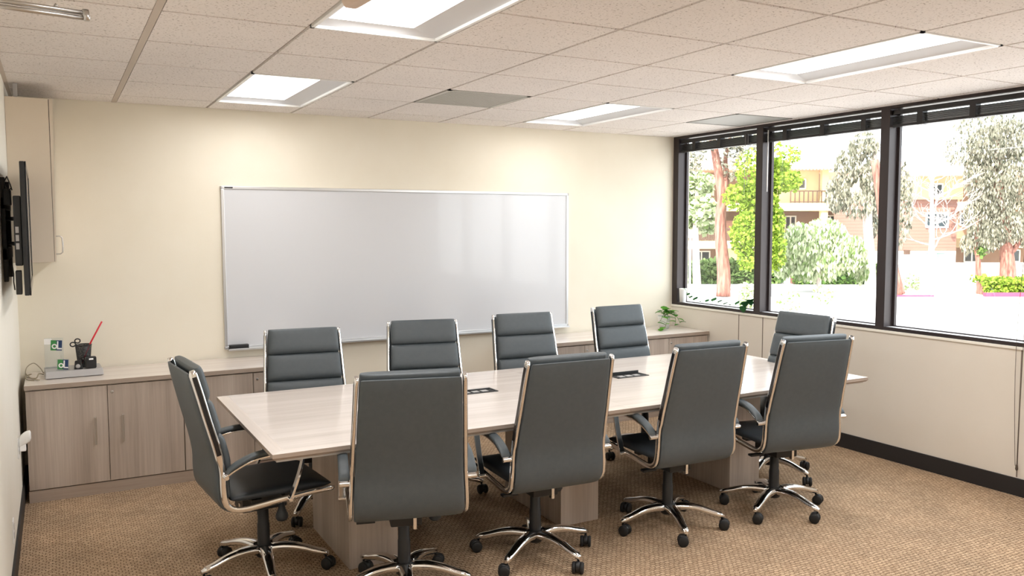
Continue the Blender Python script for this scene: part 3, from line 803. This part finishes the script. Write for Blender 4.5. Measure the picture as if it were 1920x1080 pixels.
cb = MB().tube(catmull([(-.098, 6.26, GZ+.02), (-.12, 6.29, GZ+.055), (-.155, 6.3, GZ+.085), (-.195, 6.28, GZ+.06), (-.2, 6.2, GZ+.012), (-.185, 6.12, GZ+.005), (-.15, 6.08, GZ+.005)], 5), .0032, 6)
cb.tube(catmull([(-.098, 6.22, GZ+.018), (-.125, 6.2, GZ+.028), (-.14, 6.16, GZ+.006), (-.18, 6.2, GZ+.006), (-.2, 6.28, GZ+.006), (-.17, 6.33, GZ+.01)], 5), .004, 6)
cb.tube(catmull([(-.2, 6.23, GZ+.03), (-.165, 6.15, GZ+.008), (-.12, 6.07, GZ+.006)], 5), .0036, 6)
o = cb.build('power_cable', 'cable_tan'); tag(o, 'tangled tan cables at the left end of the worktop', 'cable')

# ------------------------------------------------------------------ wall plates
def outlet(name, loc, axis, label, empties=()):
    r = empty(name, loc, label=label, cat='wall outlet'); s = 1 if axis > 0 else -1
    MB().box(min(0, s*.005), max(0, s*.005), -.036, .036, -.058, .058).build('cover_plate', 'white_plastic', r, bevel=.002)
    for z in (-.022, .022): MB().box(min(s*.005, s*.0065), max(s*.005, s*.0065), -.014, .014, z-.014, z+.014).build('socket', 'grey_metal', r, bevel=.001)
outlet('wall_outlet', (XL, 4.70, .235), 1, 'white wall outlet low on the left wall')
outlet('wall_outlet', (XL, 5.60, .44), 1, 'white outlet on the left wall behind the plug-in freshener')
outlet('wall_outlet', (XR, 4.45, .36), -1, 'white outlet on the window wall beside the rightmost near chair')
pf = empty('air_freshener', (XL+.0065, 5.60, .480), label='white plug-in air freshener on the left wall beside the cabinet', cat='air freshener')
m = MB(); rg = []
for k in range(11):
    t = k/10; x = .0+.062*t; hh_ = .030+.008*math.sin(PI*t); zc = -.012+.040*t**.7; sc = 1 if k < 10 else .6
    rg.append([(x, .024*sc*math.copysign(abs(math.cos(2*PI*j/16))**.7, math.cos(2*PI*j/16)), zc+hh_*sc*math.copysign(abs(math.sin(2*PI*j/16))**.7, math.sin(2*PI*j/16))) for j in range(16)])
m.rings(rg).build('casing', 'white_plastic', pf)
MB().box(.0, .035, -.018, .018, -.062, -.015).build('refill_bottle', 'clear_white', pf, bevel=.008)

# ------------------------------------------------------------------ overhead hardware near the camera
arm_ = empty('door_closer_arm', (-.225, 1.30, 2.03), label='polished steel double rod arm reaching in at the top left corner', cat='door closer arm')
def far_l(px, py, y): return CAM+ray(px, py)*(y/ray(px, py).y)-Vector((-.225, 1.30, 2.03))
A1, A2 = far_l(-160, -23, 1.66), far_l(158, 24.5, 1.66)
B1, B2 = far_l(-160, -10.5, 1.66), far_l(160, 34.5, 1.66)
MB().tube([A1, A2], .0042, 12).build('upper_rod', 'brushed_steel', arm_)
MB().tube([B1, B2], .0038, 12).build('lower_rod', 'brushed_steel', arm_)
MB().tube([A2+Vector((.002, 0, .006)), A2+Vector((.002, 0, -.004)), B2+Vector((.002, 0, .004)), B2-Vector((-.002, 0, .004))], [.0055, .0065, .0065, .005], 16).build('pivot', 'brushed_steel', arm_)
MB().tube([far_l(102, 8.5, 1.66), far_l(108, 12.5, 1.66)], .0028, 10).build('adjusting_screw', 'brushed_steel', arm_)
E2 = (A1+B1)/2
MB().tube([(0, E2.y-.1, E2.z), E2], .012, 10).box(-.009, .004, E2.y-.16, E2.y-.04, E2.z-.05, E2.z+.05).build('wall_bracket', 'brushed_steel', arm_, bevel=.002)
hb_p = [CAM+ray(643, -30)*((2.40-1.725)/ray(643, -30).z)]
hz0 = 2.40
def atz(px, py, z): d = ray(px, py); return CAM+d*((z-CAM.z)/d.z)
p0, p1 = atz(672, 20, hz0), atz(655, 16, hz0)
q0 = atz(760, -30, hz0); dirn = (q0-p0).normalized(); wd = (p0-p1); 
hbx = empty('ceiling_device', (p1.x, p1.y, hz0), label='beige rounded housing hanging below the nearest ceiling light at the top edge', cat='ceiling device')
m = MB(); rg = []
perp = Vector((-dirn.y, dirn.x, 0))
for (t, ww, hh_) in ((0, .8, .75), (.012, 1, .95), (.03, 1, 1), (.40, 1, 1), (.42, .8, .9)):
    c = dirn*t; rg.append([c+perp*(u*ww)+Vector((0, 0, zz*hh_)) for u, zz in ((.035, .012), (.022, .0), (-.018, .0), (-.030, .020), (-.030, .075), (.045, .075))])
m.rings(rg, smooth=False).build('housing', 'housing_beige', hbx, bevel=.004)
MB().tube([dirn*.2+Vector((0, 0, .07)), dirn*.2+Vector((0, 0, H-hz0))], .012, 10).build('drop_rod', 'housing_beige', hbx)

# ------------------------------------------------------------------ indoor plants
def leaf(m, p, d, size, mat=0, droop=.3):
    d = Vector(d).normalized(); s = d.cross(Vector((0, 0, 1)))
    if s.length < .1: s = Vector((1, 0, 0))
    s.normalize(); n = s.cross(d); p = Vector(p)
    prof = [(0, 0), (.12, .30), (.35, .46), (.65, .34), (1, 0)]
    vs = []; 
    for t, w_ in prof: 
        c = p+d*size*t-n*0+Vector((0, 0, -droop*size*t*t)); vs += [c-s*w_*size+n*.06*size, c, c+s*w_*size+n*.06*size]
    fs = []
    for i in range(4): a = i*3; fs += [(a, a+1, a+4, a+3), (a+1, a+2, a+5, a+4)]
    m.add(vs, fs, mat, True)
pp = atz(1245, 606, CT)
pot = empty('potted_vine', (5.11, 6.30, CT), label='trailing green vine in a white pot on the corner cabinet', cat='potted plant')
MB().lathe([(.045, 0), (.062, .115), (.064, .12), (.058, .12), (.055, .10), (.02, .098)], n=28).build('pot', 'pot_white', pot)
MB().lathe([(.056, .100), (.03, .106), (.004, .108)], n=20).build('soil', 'soil', pot)
vines = [[(0, 0, .11), (.0, -.05, .16), (-.03, -.09, .13), (-.07, -.12, .06), (-.12, -.14, .02), (-.17, -.13, .015)],
         [(0, 0, .11), (.04, -.03, .16), (.09, -.04, .14), (.12, -.06, .09), (.13, -.08, .05)],
         [(0, 0, .11), (-.02, -.03, .17), (-.05, -.05, .19), (-.08, -.05, .17)],
         [(0, 0, .11), (.02, -.05, .18), (.05, -.09, .14), (.05, -.11, .07), (.03, -.12, .03)],
         [(0, 0, .11), (-.04, -.04, .14), (-.10, -.07, .09), (-.15, -.09, .07)]]
vm = MB(); lm = MB()
r3 = random.Random(5)
for v in vines:
    c = catmull(v, 4); vm.tube(c, .002, 5)
    for i in range(3, len(c), 3):
        a = r3.uniform(0, 2*PI); leaf(lm, c[i], (math.cos(a), math.sin(a)-.5, r3.uniform(-.1, .5)), r3.uniform(.055, .085))
for k in range(12):
    a = r3.uniform(0, 2*PI); leaf(lm, (.02*math.cos(a), .02*math.sin(a), .13+r3.uniform(0, .05)), (math.cos(a), math.sin(a), .6), r3.uniform(.045, .065))
lm.v = [(x, y, max(z, .004)) for x, y, z in lm.v]; vm.v = [(x, y, max(z, .002)) for x, y, z in vm.v]
vm.build('stems', 'vine', pot); lm.build('leaves', 'leaf_indoor', pot)

pl = empty('window_ledge_plant', (XR+.034, 6.352, .9845), label='white pot with a vine trailing along the far window ledge', cat='potted plant')
MB().lathe([(.030, 0), (.036, .12), (.037, .135), (.033, .135), (.030, .12), (.01, .118)], n=24).build('pot', 'pot_white', pl)
vm = MB(); lm = MB()
c = catmull([(0, 0, .13), (-.012, -.04, .135), (-.016, -.075, .09), (.0, -.12, .04), (.0, -.28, .022), (.0, -.45, .040), (.0, -.60, .022), (-.01, -.76, .035), (-.016, -.88, .055), (-.01, -.93, .08)], 6)
vm.tube(c, .0022, 5)
vm.tube(catmull([(0, 0, .13), (-.01, -.06, .12), (-.014, -.10, .07), (-.01, -.13, .02)], 4), .002, 5)
for i in range(14, len(c), 3):
    a = r3.uniform(-2.2, -.9); leaf(lm, c[i], (math.cos(a)*.3-.1, math.sin(a), r3.uniform(.2, .9)), r3.uniform(.045, .075), droop=.1)
for (dy, dz) in ((-.86, .07), (-.90, .09), (-.84, .03), (-.93, .08), (-.80, .05)):
    leaf(lm, (-.03, dy, dz), (-.35, -.5, r3.uniform(-.6, .4)), .075)
vm.build('stems', 'vine', pl); lm.build('leaves', 'leaf_dark', pl)

# ------------------------------------------------------------------ outside
GZ0 = -1.2
structure('ground', MB().box(XR+.2, 140, -60, 150, GZ0-.3, GZ0), 'asphalt')
def facing(px, depth):           # frame of a facade square to the window view at this bearing
    p = far(px, 425, depth); return p
RW = Matrix.Rotation(-YAW, 4, 'Z')
def zof(py, depth): return (far(1600, py, depth)).z
def loc_x(px, depth): return (px-960)/F*depth
def wing(name, depth, label, x0, x1):
    o = empty(name, (fwd.x/cp*depth, fwd.y/cp*depth, GZ0), -YAW, label=label, cat='building'); return o
# local frame of a wing: x along the facade, y away from the viewer, z up from the ground
def Z(py, depth): return 1.725+depth*(math.tan(PITCH)-(py-540)/F)-GZ0
D1 = 57.
A = wing('apartment_building', D1, 'tan three storey apartment block with balconies behind the middle and left windows', 0, 0)
X = lambda px: loc_x(px, D1)
zz = lambda py: Z(py, D1)
w1 = MB().box(X(1180), X(1640), 1.6, 9, 0, zz(322)); w1.build('rear_wall', 'stucco_tan', A)
w2 = MB().box(X(1440), X(1530), -.2, 1.6, zz(397), zz(322)); w2.build('bay_wall', 'stucco_cream', A)
MB().box(X(1362), X(1470), .4, 1.6, 0, zz(415)).build('siding_bay', 'siding_red', A)
MB().box(X(1365), X(1395), .2, .4, zz(492), zz(468)).build('bay_panel', 'stucco_cream', A)
for (a, b_, name) in ((452, 466, 'balcony_slab'), (383, 397, 'balcony_slab')):
    MB().box(X(1180), X(1640), -1.2, 1.6, zz(b_), zz(a)).build(name, 'stucco_cream', A)
for (px) in (1200, 1246, 1533, 1612):
    MB().box(X(px)-.22, X(px)+.22, -1.1, -.7, 0, zz(322)).build('column', 'stucco_cream', A)
rf = MB()
xa, xb, xc = X(1170), X(1548), 0
rf.add([(xa, -2, zz(323)), (xb, -2, zz(323)), (xb, 9.5, zz(323)), (xa, 9.5, zz(323)), (xa+2, 3.5, zz(290)), (xb-3, 3.5, zz(290))], [(0, 1, 5, 4), (1, 2, 5), (2, 3, 4, 5), (3, 0, 4), (0, 3, 2, 1)])
for k in range(60):
    x = xa+(xb-xa)*k/60; rf.tube([(x, -2.05, zz(323)+.05), (x*.96+xa*.04+.5, 1, zz(306)+.08)], .11, 6)
rf.build('roof', 'roof_tile', A)
def bwin(root, x0, x1, z0, z1, y, mat='glass_dark', split=True):
    f = MB(); t = .09
    f.box(x0, x1, y-.06, y, z1-t, z1); f.box(x0, x1, y-.06, y, z0, z0+t); f.box(x0, x0+t, y-.06, y, z0, z1); f.box(x1-t, x1, y-.06, y, z0, z1)
    if split: f.box((x0+x1)/2-t/2, (x0+x1)/2+t/2, y-.06, y, z0, z1)
    fo = f.build('window', 'window_white', root)
    MB().box(x0+t/2, x1-t/2, y-.03, y-.005, z0+t/2, z1-t/2).build('window_pane', mat, fo)
bwin(A, X(1466), X(1506), zz(357), zz(337), -.2)
bwin(A, X(1484), X(1506), zz(432), zz(405), 1.6)
bwin(A, X(1308), X(1342), zz(492), zz(472), 1.6)
bwin(A, X(1384), X(1410), zz(492), zz(470), .2, 'glass_green')
bwin(A, X(1556), X(1586), zz(440), zz(404), 1.6)
bwin(A, X(1285), X(1335), zz(440), zz(405), 1.6)
bwin(A, X(1560), X(1600), zz(372), zz(340), 1.6)
def railing(root, x0, x1, z0, z1, y, mat='rail_brown', n=24):
    r = MB(); r.box(x0, x1, y-.04, y+.04, z1-.08, z1); r.box(x0, x1, y-.03, y+.03, z0+.05, z0+.11)
    for k in range(n):
        x = x0+(x1-x0)*k/(n-1); r.box(x-.035, x+.035, y-.02, y+.02, z0, z1)
    r.build('railing', mat, root)
railing(A, X(1180), X(1360), zz(452), zz(428), -1.1, n=60)
railing(A, X(1470), X(1640), zz(383), zz(360), -1.1, n=22)
railing(A, X(1575), X(1640), zz(452), zz(428), -1.1, n=30)
D2 = 50.
Bq = wing('siding_building', D2, 'red brown sided house wall with pale windows seen through the right window', 0, 0)
X2 = lambda px: loc_x(px, D2); z2 = lambda py: Z(py, D2)
MB().box(X2(1622), X2(1792), 0, 5, 0, z2(472)).build('base_wall', 'stucco_white', Bq)
MB().box(X2(1622), X2(1792), 0, 5, z2(472), z2(376)).build('siding_wall', 'siding_red', Bq)
MB().box(X2(1622), X2(1800), -.1, 5, z2(376), z2(334)).build('upper_wall', 'stucco_cream', Bq)
bwin(Bq, X2(1733), X2(1776), z2(429), z2(400), 0)
bwin(Bq, X2(1733), X2(1774), z2(496), z2(473), 0, 'glass_green')
bwin(Bq, X2(1736), X2(1762), z2(372), z2(346), -.1)
bwin(Bq, X2(1620), X2(1650), z2(432), z2(404), 0, 'glass_green')
rf = MB(); rf.add([(X2(1625), -1.3, z2(334)), (X2(1812), -1.3, z2(334)), (X2(1812), 5.2, z2(334)), (X2(1625), 5.2, z2(334)), (X2(1660), 2.2, z2(300)), (X2(1780), 2.2, z2(300))], [(0, 1, 5, 4), (1, 2, 5), (2, 3, 4, 5), (3, 0, 4), (0, 3, 2, 1)])
rf.build('roof', 'roof_tile', Bq)
MB().box(X2(1694), X2(1703), -.25, 0, z2(478), z2(470)).build('wall_lamp', 'rail_brown', Bq)
D3 = 54.
Cq = wing('courtyard_building', D3, 'shaded tan building wing behind the weeping tree at far right', 0, 0)
X3 = lambda px: loc_x(px, D3); z3 = lambda py: Z(py, D3)
MB().box(X3(1800), X3(2150), 1, 9, 0, z3(334)).build('rear_wall', 'stucco_tan', Cq)
MB().box(X3(1800), X3(2150), -.8, 1, z3(466), z3(448)).build('balcony_slab', 'stucco_cream', Cq)
MB().box(X3(1800), X3(2150), -.8, 1, z3(395), z3(380)).build('balcony_slab', 'stucco_cream', Cq)
bwin(Cq, X3(1822), X3(1853), z3(495), z3(470), 1); bwin(Cq, X3(1812), X3(1832), z3(425), z3(400), 1); bwin(Cq, X3(1900), X3(1930), z3(495), z3(470), 1)
railing(Cq, X3(1860), X3(2000), z3(448), z3(430), -.7, 'window_white', 30)
rf = MB(); rf.add([(X3(1790), -1.3, z3(334)), (X3(2160), -1.3, z3(334)), (X3(2160), 9, z3(334)), (X3(1790), 9, z3(334)), (X3(1820), 4, z3(305)), (X3(2130), 4, z3(305))], [(0, 1, 5, 4), (1, 2, 5), (2, 3, 4, 5), (3, 0, 4), (0, 3, 2, 1)])
rf.build('roof', 'roof_tile', Cq)
# low cream garden wall
gw = MB().box(loc_x(1655, 47), loc_x(2150, 47), 0, .25, 0, Z(494, 47)).build('garden_wall', 'fence_cream')
gw.location = (fwd.x/cp*47, fwd.y/cp*47, GZ0); gw.rotation_euler.z = -YAW; tag(gw, 'low cream garden wall in front of the houses at right', 'garden wall')

def cloud(m, c, rad, n, size, rr, tall=1., aspect=1., hang=0.):
    c = Vector(c)
    for _ in range(n):
        while True:
            v = Vector((rr.uniform(-1, 1), rr.uniform(-1, 1), rr.uniform(-1, 1)))
            if v.length <= 1: break
        v = v*(v.length**-.3 if v.length > .01 else 1)
        p = c+Vector((v.x*rad[0], v.y*rad[1], v.z*rad[2]))
        s = size*rr.uniform(.35, 1.0)
        if hang: d = Vector((rr.uniform(-.25, .25), rr.uniform(-.25, .25), -1)).normalized()
        else: d = Vector((rr.uniform(-1, 1), rr.uniform(-1, 1), rr.uniform(-1, 1))).normalized()
        a = d.orthogonal().normalized(); a.rotate(Matrix.Rotation(rr.uniform(0, 6.28), 3, d).to_euler())
        w_ = s*.5*aspect
        m.add([p-a*w_*.5, p+d*s*.5-a*w_, p+d*s, p+d*s*.5+a*w_], [(0, 1, 2, 3)])
def base_of(px, py):            # point of the ground seen at this bearing
    d = ray(px, py); return CAM+d*((GZ0-CAM.z)/d.z)
def tree(name, label, cat, pts, radii, bark, clouds, leafm, size, seed, aspect=1., hang=0., branches=()):
    """pts: trunk survey [(px,py)], first on the ground; clouds: (px,py,rx_px,ry_px,n)"""
    rr = random.Random(seed); b0 = base_of(*pts[0]); depth = (b0-CAM).dot(fwd)
    root = empty(name, b0, label=label, cat=cat)
    tr_ = MB().tube(catmull([tuple(far(px, py, depth)-b0) for px, py in pts], 4), [radii[0]+(radii[1]-radii[0])*k/(4*(len(pts)-1)) for k in range(4*(len(pts)-1)+1)], 10)
    for br_ in branches:
        cc = catmull([tuple(far(px, py, depth+dd)-b0) for px, py, dd in br_[1]], 4)
        tr_.tube(cc, [br_[0]*(1-.75*k/(len(cc)-1)) for k in range(len(cc))], 7)
    tr_.build('trunk', bark, root)
    if clouds:
        m = MB()
        for (px, py, rx, ry, n) in clouds:
            c = far(px, py, depth+rr.uniform(-.5, .5))-b0; r = rx/F*depth
            cloud(m, c, (r, r, ry/F*depth), int(n*1.7), size, rr, aspect=aspect, hang=hang)
        m.build('foliage', leafm, root)
    return root
tree('eucalyptus_tree', 'tall leaning red barked tree outside the far left window', 'tree', [(1356, 556), (1357, 510), (1352, 455), (1351, 405), (1354, 370), (1345, 310), (1336, 262), (1330, 225)], (.30, .13), 'bark_red',
     [(1330, 250, 34, 30, 260), (1375, 300, 22, 40, 200), (1395, 260, 26, 30, 200), (1300, 300, 22, 26, 160), (1360, 250, 40, 24, 200)], 'leaf_grey', .26, 1, aspect=.5,
     branches=((.16, [(1354, 372, 0), (1362, 335, 0), (1360, 300, 0), (1368, 262, 0), (1372, 230, 0)]),))
tree('slender_tree', 'thin pale tree left of the red barked trunk, beyond the hedge', 'tree', [(1307, 541), (1305, 480), (1304, 430), (1307, 380), (1303, 330)], (.20, .09), 'bark_pale',
     [(1292, 350, 26, 30, 420), (1320, 395, 24, 26, 420), (1290, 415, 22, 20, 320), (1318, 345, 20, 18, 260), (1325, 425, 16, 10, 160), (1285, 385, 18, 20, 220)], 'leaf_pale', .36, 2)
tree('maple_tree', 'bright lime green tree behind the first window post', 'tree', [(1424, 560), (1424, 480), (1422, 400), (1425, 340)], (.2, .1), 'bark_red',
     [(1400, 440, 30, 44, 900), (1425, 380, 34, 40, 1100), (1452, 330, 34, 34, 900), (1445, 420, 26, 40, 800), (1478, 340, 24, 18, 380), (1390, 370, 34, 30, 420), (1465, 290, 34, 22, 170), (1455, 470, 16, 40, 500), (1400, 490, 16, 18, 150), (1405, 320, 26, 40, 260)], 'leaf_lime', .19, 3)
tree('weeping_shrub', 'large pale weeping shrub spreading in front of the hedge in the middle window', 'shrub', [(1535, 548), (1535, 500), (1530, 460)], (.12, .05), 'bark_pale',
     [(1500, 450, 36, 36, 900), (1545, 440, 42, 34, 1100), (1590, 470, 34, 34, 800), (1530, 490, 54, 34, 1000), (1470, 480, 24, 38, 500), (1615, 500, 16, 26, 240)], 'leaf_pale', .34, 4, aspect=.5, hang=1)
tree('gum_tree', 'grey green gum tree with pale trunk just left of the second window post', 'tree', [(1632, 541), (1631, 480), (1627, 420), (1630, 370), (1640, 320), (1646, 250)], (.26, .12), 'bark_pale',
     [(1620, 270, 28, 26, 420), (1590, 310, 24, 36, 420), (1635, 330, 22, 36, 520), (1570, 360, 22, 34, 420), (1610, 380, 34, 26, 360), (1640, 385, 14, 60, 420), (1690, 380, 20, 80, 500)], 'leaf_grey', .30, 5, aspect=.45, hang=1)
tree('leaning_tree', 'red barked trunk leaning against the second window post', 'tree', [(1682, 553), (1674, 520), (1668, 480), (1660, 430), (1650, 360), (1640, 300)], (.34, .16), 'bark_red', [], 'leaf_grey', .3, 6)
bt = tree('bare_tree', 'pale leafless tree in front of the red brown siding', 'tree', [(1747, 538), (1746, 480), (1748, 430), (1747, 380), (1749, 325)], (.17, .05), 'bark_pale', [], 'leaf_grey', .2, 7)
rb = random.Random(17); bm2 = MB()
def limb(p, d, L, r, lvl):
    pts = [Vector(p)]; dd = Vector(d)
    for k in range(4):
        dd = (dd+Vector((rb.uniform(-.25, .25), rb.uniform(-.25, .25), rb.uniform(-.12, .22)))).normalized(); pts.append(pts[-1]+dd*L/4)
    bm2.tube(pts, [r, r*.85, r*.7, r*.5, r*.3], 5)
    if lvl:
        for k in (2, 3, 4):
            for _ in range(1 if k == 2 else 2):
                a = rb.uniform(0, 6.28); limb(pts[k], (dd+Vector((math.cos(a)*.8, math.sin(a)*.8, rb.uniform(-.3, .4)))).normalized(), L*.6, r*.5, lvl-1)
tb0 = base_of(1747, 538); dep = (tb0-CAM).dot(fwd)
for k in range(15):
    y = 470-k*10; c = far(1747, y, dep)-tb0; a = k*2.4
    limb(c, Vector((math.cos(a), math.sin(a), .35)).normalized(), 1.9-.06*k, .045-.001*k, 2)
bm2.build('branches', 'bark_pale', bt)
tree('pepper_tree', 'big weeping grey green tree filling the far right of the view', 'tree', [(1890, 523), (1889, 490), (1885, 455), (1880, 400), (1872, 330), (1868, 260)], (.42, .16), 'bark_red',
     [(1850, 270, 34, 36, 1100), (1890, 260, 40, 40, 1200), (1835, 330, 26, 44, 1000), (1870, 350, 34, 54, 1600), (1915, 330, 34, 60, 1200), (1840, 400, 30, 46, 1300), (1890, 420, 34, 34, 900), (1850, 440, 34, 30, 900), (1930, 420, 24, 50, 500), (1800, 280, 30, 30, 300), (1850, 230, 60, 22, 500), (1815, 455, 14, 20, 160)], 'leaf_grey', .30, 8, aspect=.4, hang=1,
     branches=((.2, [(1889, 478, 0), (1905, 462, 0), (1915, 440, 0), (1930, 400, 0)]),))
tree('small_tree', 'short thin trunk left of the big weeping tree', 'tree', [(1834, 523), (1834, 490), (1830, 460), (1832, 410)], (.16, .08), 'bark_red', [(1838, 470, 10, 12, 80)], 'leaf_green', .25, 9)
def shrub_row(name, label, cat, x0, x1, y0, y1, n, leafm, size, seed, thick=1.2):
    b0 = base_of((x0+x1)/2, y1); depth = (b0-CAM).dot(fwd); rr = random.Random(seed); root = empty(name, b0, -YAW, label=label, cat=cat)
    hw_ = (x1-x0)/2/F*depth; h = (y1-y0)/F*depth
    core = MB().box(-hw_+.1, hw_-.1, -thick*.3, thick*.3, 0, h*.8); core.build('branches', 'bark_red', root)
    m = MB()
    for _ in range(n):
        face = rr.random(); x = rr.uniform(-hw_, hw_)
        if face < .6: p = (x, -thick/2+rr.uniform(0, .25), rr.uniform(0, h))
        else: p = (x, rr.uniform(-thick/2, thick/2), h-abs(rr.gauss(0, .1))+.08*math.sin(x*2))
        cloud(m, p, (.08, .08, .08), 1, size, rr)
    m.build('foliage', leafm, root); return root
shrub_row('hedge', 'long trimmed green hedge across the far side of the street', 'hedge', 1180, 1462, 492, 531, 6500, 'leaf_hedge', .30, 11)
shrub_row('hedge', 'darker end of the hedge below the weeping shrub in the middle window', 'hedge', 1482, 1650, 497, 532, 3600, 'leaf_green', .30, 12)
shrub_row('hedge', 'low bright green hedge above the red curb at the right edge', 'hedge', 1834, 2010, 522, 552, 3600, 'leaf_lime', .20, 13)
cb_ = base_of(1925, 556); dpt = (cb_-CAM).dot(fwd)
cu = MB().box(loc_x(1846, dpt)-loc_x(1925, dpt), 4.5, -.12, .12, 0, .16).build('curb', 'red_curb'); cu.location = cb_; cu.rotation_euler.z = -YAW; tag(cu, 'red painted curb under the low hedge at the right edge', 'curb')
cb_ = base_of(1700, 556)
cu = MB().box(-.8, 1.1, -.1, .1, 0, .06).build('curb', 'red_curb'); cu.location = cb_; cu.rotation_euler.z = -YAW; tag(cu, 'short strip of red curb beside the leaning trunk', 'curb')
def bush(px, py, rx, ry, n, leafm, label, seed, size=.14):
    b0 = base_of(px, py); depth = (b0-CAM).dot(fwd); rr = random.Random(seed); root = empty('garden_bush', b0, label=label, cat='bush', group='small bushes on the lawn')
    st_ = MB()
    for k in range(7):
        a = rr.uniform(0, 6.28); st_.tube([(0, 0, 0), (math.cos(a)*rx/F*depth*.5, math.sin(a)*rx/F*depth*.5, ry/F*depth*1.2)], .012, 5)
    st_.build('stems', 'bark_pale', root); m = MB()
    cloud(m, (0, 0, ry/F*depth*1.1), (rx/F*depth, rx/F*depth, ry/F*depth), n, size, rr); m.build('foliage', leafm, root)
bush(1482, 585, 24, 20, 150, 'leaf_pale', 'sparse light bush below the middle window glass, left one', 21)
bush(1545, 572, 24, 17, 150, 'leaf_pale', 'sparse light bush just right of the other one in the middle window', 22)
bush(1402, 583, 18, 26, 420, 'leaf_pale', 'pale flowering bush low in the far left window beside the post', 23)
bush(1708, 545, 18, 14, 160, 'leaf_pale', 'thin bush left of the bare tree in the right window', 24, .2)
# sign post
sb = base_of(1293, 557); dpt = (sb-CAM).dot(fwd)
sg = empty('sign_post', sb, -YAW, label='white street sign post with a square white plate in the far left window', cat='sign post')
hp = (557-436)/F*dpt
MB().tube([(0, 0, 0), (0, 0, hp)], .05, 10).build('post', 'stucco_white', sg)
MB().box(-.28, .28, -.07, -.04, hp-.22, hp+.12).build('sign_plate', 'stucco_white', sg, bevel=.01)

# ------------------------------------------------------------------ light
sun = bpy.data.lights.new('sun', 'SUN'); sun.energy = 15; sun.angle = math.radians(.6); sun.color = (1, .95, .86)
so = bpy.data.objects.new('sun', sun); COL.objects.link(so)
so.rotation_euler = Vector((.62, .32, -.80)).to_track_quat('-Z', 'Y').to_euler(); so.location = (0, 0, 30)
w = bpy.data.worlds.new('world'); scene.world = w; w.use_nodes = True
nt = w.node_tree; bg = nt.nodes['Background']
sky = nt.nodes.new('ShaderNodeTexSky'); sky.sky_type = 'HOSEK_WILKIE'; sky.sun_direction = (-.5, -.3, .8); sky.turbidity = 5; sky.ground_albedo = .5
mxw = node(nt, 'ShaderNodeMix', data_type='RGBA'); mxw.inputs[0].default_value = .72
nt.links.new(sky.outputs[0], mxw.inputs[6]); mxw.inputs[7].default_value = (.92, .96, 1.0, 1)
nt.links.new(mxw.outputs[2], bg.inputs[0]); bg.inputs[1].default_value = 6.0

vs_ = scene.view_settings
vs_.view_transform = 'Standard'; vs_.look = 'None'; vs_.gamma = 1; vs_.exposure = 0.12; vs_.use_curve_mapping = False
scene.cycles.max_bounces = 8; scene.cycles.diffuse_bounces = 5; scene.cycles.glossy_bounces = 4; scene.cycles.transparent_max_bounces = 12
scene.cycles.use_denoising = True
scene.cycles.sample_clamp_indirect = 8
